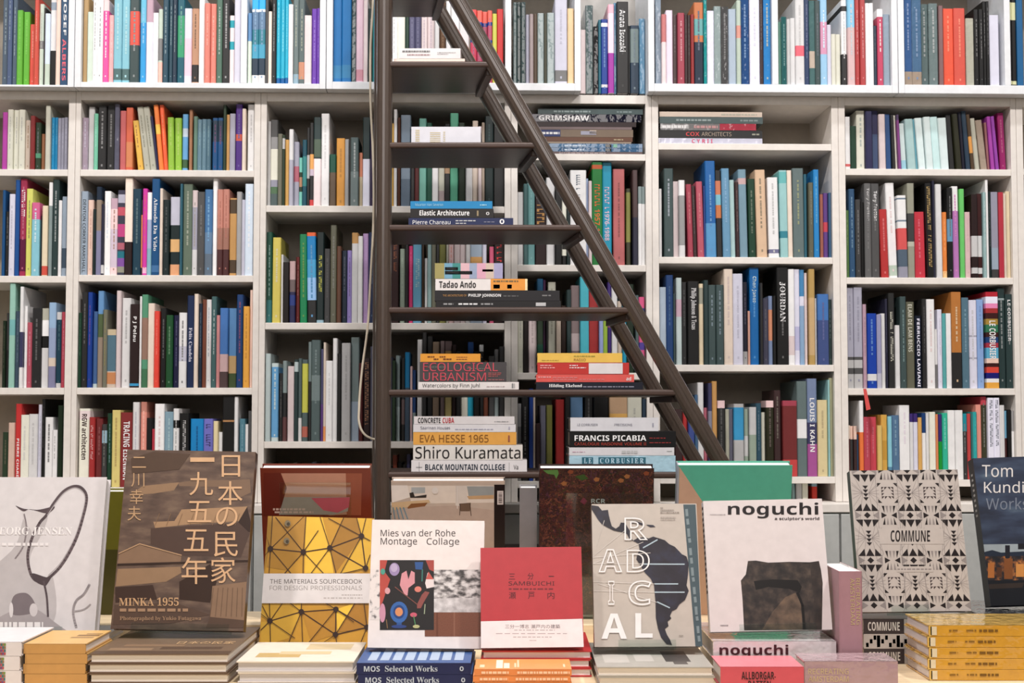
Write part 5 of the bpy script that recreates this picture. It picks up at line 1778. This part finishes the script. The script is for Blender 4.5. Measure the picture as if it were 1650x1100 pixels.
# --- rear row on the riser
YR = .915
b = Standing((75, 792), (255, 792), (250, 990), (70, 990), YR, '6f6c1e', 'olive green book standing between the jug cover and the brown photo book', lean=R(-13), t=.03)
b.crop(0, 650, 2.443); b.rect(170, 575, 640, 900, '4b4818'); b.done()  # darker lower area: clear panel's darkening and reflection painted on the cover
b = Standing((424, 756), (604, 752), (600, 990), (428, 990), YR, '7d3626', 'dark reddish brown book standing behind the geodesic patterned cover', held=True, lean=R(-15), t=.036, spine='right', scol='6b3a24')
b.crop(400, 740, 3.055)
for p, c in (([(160, 68), (560, 68), (540, 180), (500, 270), (400, 275), (150, 200)], 'c48a70'), ([(480, 68), (560, 68), (555, 275), (485, 275)], '9a5138'), ([(150, 185), (500, 185), (490, 255), (420, 272), (150, 272)], 'a89a8e'), ([(310, 190), (500, 186), (495, 235), (440, 262), (370, 250)], 'd85a6c'), ([(75, 66), (160, 66), (190, 140), (150, 275), (75, 275)], '6e2c1e')): b.poly(p, c)
b.tiny(122, 240, 280, 250, 'd9b8a8', 51); b.tiny(130, 255, 320, 264, 'd9b8a8', 52); b.done(((450, 565, 777), 'clear acrylic panel before the reddish brown book'), True)
b = Standing((630, 776), (815, 773), (812, 990), (634, 990), YR, 'c9b5a5', 'book with a kitchen interior photograph and black strip at right', lean=R(-15), t=.03, spine='right', scol='1a1416')
b.crop(570, 760, 3.235)
b.rect(195, 60, 740, 900, 'c4b3a4')
for p, c in (([(195, 70), (280, 70), (300, 130), (200, 160)], 'eee6de'), ([(280, 72), (740, 72), (740, 160), (300, 165)], 'e2d6ca'), ([(300, 80), (372, 80), (372, 110), (300, 115)], 'aeb4b6'), ([(530, 72), (590, 72), (590, 180), (530, 190)], 'd8cfc6'), ([(590, 75), (730, 75), (730, 130), (600, 135)], '9aa0a0'), ([(590, 126), (730, 120), (730, 140), (600, 142)], 'c7a276'),
             ([(195, 160), (390, 145), (400, 160), (200, 200)], 'd3b48a'), ([(280, 185), (300, 165), (385, 160), (350, 205), (285, 212)], '8a5a34'), ([(195, 205), (360, 180), (530, 175), (735, 200), (735, 420), (195, 420)], 'bba698'), ([(290, 110), (310, 105), (318, 128), (380, 118), (378, 134), (295, 135)], '3a3533'), ([(550, 165), (610, 160), (606, 205), (556, 205)], '6f5a4a')): b.poly(p, c)
for i in range(4): b.line([(205 + i * 18, 185), (215 + i * 22, 245)], 6, '6f8f9e')
b.disc(424, 98, 17, 17, 'e0dad4'); b.line([(540, 75), (540, 190)], 4, 'e4ded8'); b.line([(555, 165), (552, 225)], 3, '4f4038'); b.line([(606, 165), (612, 228)], 3, '4f4038')
b.rect(732, 66, 800, 900, '1b1517'); b.rect(748, 98, 780, 170, 'd0c8c6')
for i in range(8): b.rect(755, 108 + i * 7, 773, 110 + i * 7 + (i % 3), '3a3434')
b.done()
b = Standing((876, 756), (1058, 753), (1052, 990), (868, 990), YR, '33201e', 'dark book covered in autumn leaves behind the map cover', held=True, lean=R(-15), t=.036, spine='left', scol='241617')
b.full(ramp_mat('leaf_photo', ['1d1114', '2a1613', '3c1c1e', '221817', '4f2521', '2a301c', '5f3524', '201315', '7a4836', '35202a', '553040'], 85, 5, tex='cells', lo=0, hi=1))
b.crop(830, 610, 6.11); b.poly([(275, 900), (420, 895), (430, 935), (405, 985), (385, 945), (320, 935)], '5a8a44'); b.poly([(590, 960), (680, 940), (720, 985), (650, 1000)], '3f5a2e')
for x, y in ((545, 915), (800, 990), (1040, 1000), (1100, 960), (1290, 930), (480, 1030)): b.poly([(x - 30, y), (x - 5, y - 22), (x + 32, y - 10), (x + 24, y + 18), (x - 8, y + 24)], '8a4a30' if x % 20 else 'a0683c')
b.crop(920, 780, 3.4375); b.text('RCR', 112, 80, 190, 104, 'b9c3c4', .02); b.poly([(50, 95), (70, 72), (90, 92), (72, 112)], '8a3a52'); b.done(((912, 1036, 794), 'clear acrylic panel before the autumn leaf book'), True)
b = Standing((1086, 753), (1272, 746), (1266, 990), (1086, 990), YR, '54b598', 'teal and tan triangle patterned book standing behind the white stone cover', lean=R(-15), t=.036, spine='left', scol='a3a0ac')
b.crop(1070, 730, 2.973); b.poly([(46, 60), (72, 62), (60, 800), (40, 800)], 'a3a0ac'); b.poly([(74, 66), (190, 240), (330, 480), (330, 800), (56, 800)], 'cba388'); b.done()
b = Standing((837, 786), (866, 786), (864, 990), (837, 990), YR, '8b8a8c', 'narrow grey paperback standing between the kitchen and leaf covers', lean=R(-13), t=.03, spine='left'); b.done()

# --- mauve book on end
x0, x1 = wx(1349, 2.93), wx(1386, 2.93); zt = ztop(920, 2.93)
e = dict(bands=[], col='a98088', shiny=False, marks=None, heavy=[], txt=[])
q = MB(); t = cover_mesh(q, x1 - x0, zt - TZ - .001, .19, e)
o = tag(q.build('book', None, Matrix.Translation((x0, 2.93, TZ + .0005))), 'mauve book with gold capitals standing upright on its end', 'book')
boxpart('page_block', (t + .0002, .0062, .002), (x1 - x0 - t - .0002, .186, zt - TZ - .004), PAGESW, o)
q = MB(); hh = zt - TZ
put_text(q, 'RECREATING', ((x1 - x0) * .72, -.0005, hh * .93), (0, 0, -hh * .44), ((x1 - x0) * .18, 0, 0), (0, -1, 0), M('c3ae7c', .4)); put_text(q, 'AMSTERDAM', ((x1 - x0) * .48, -.0005, hh * .93), (0, 0, -hh * .44), ((x1 - x0) * .18, 0, 0), (0, -1, 0), M('c3ae7c', .4))
q.build('spine_lettering', o)
# --- red ribbon marker hanging from the grey photo books
p = [P(1392, 627, 4.22), P(1394, 640, 4.215), P(1402, 660, 4.21), P(1396, 661, 4.21)]
q = MB(); pts = [P(1391, 626, 4.2), P(1396, 626, 4.2), P(1403, 659, 4.19), P(1396, 661, 4.19)]
q.mesh(pts + [a + Vector((0, .001, 0)) for a in pts], [(3, 2, 1, 0), (4, 5, 6, 7), (0, 1, 5, 4), (1, 2, 6, 5), (2, 3, 7, 6), (3, 0, 4, 7)], M('d0433f', .5))
tag(q.build('ribbon_marker'), 'red ribbon hanging over the shelf edge from a grey photo book', 'ribbon')

for _o in KEEP: _c = _o.data; bpy.data.objects.remove(_o); bpy.data.curves.remove(_c)
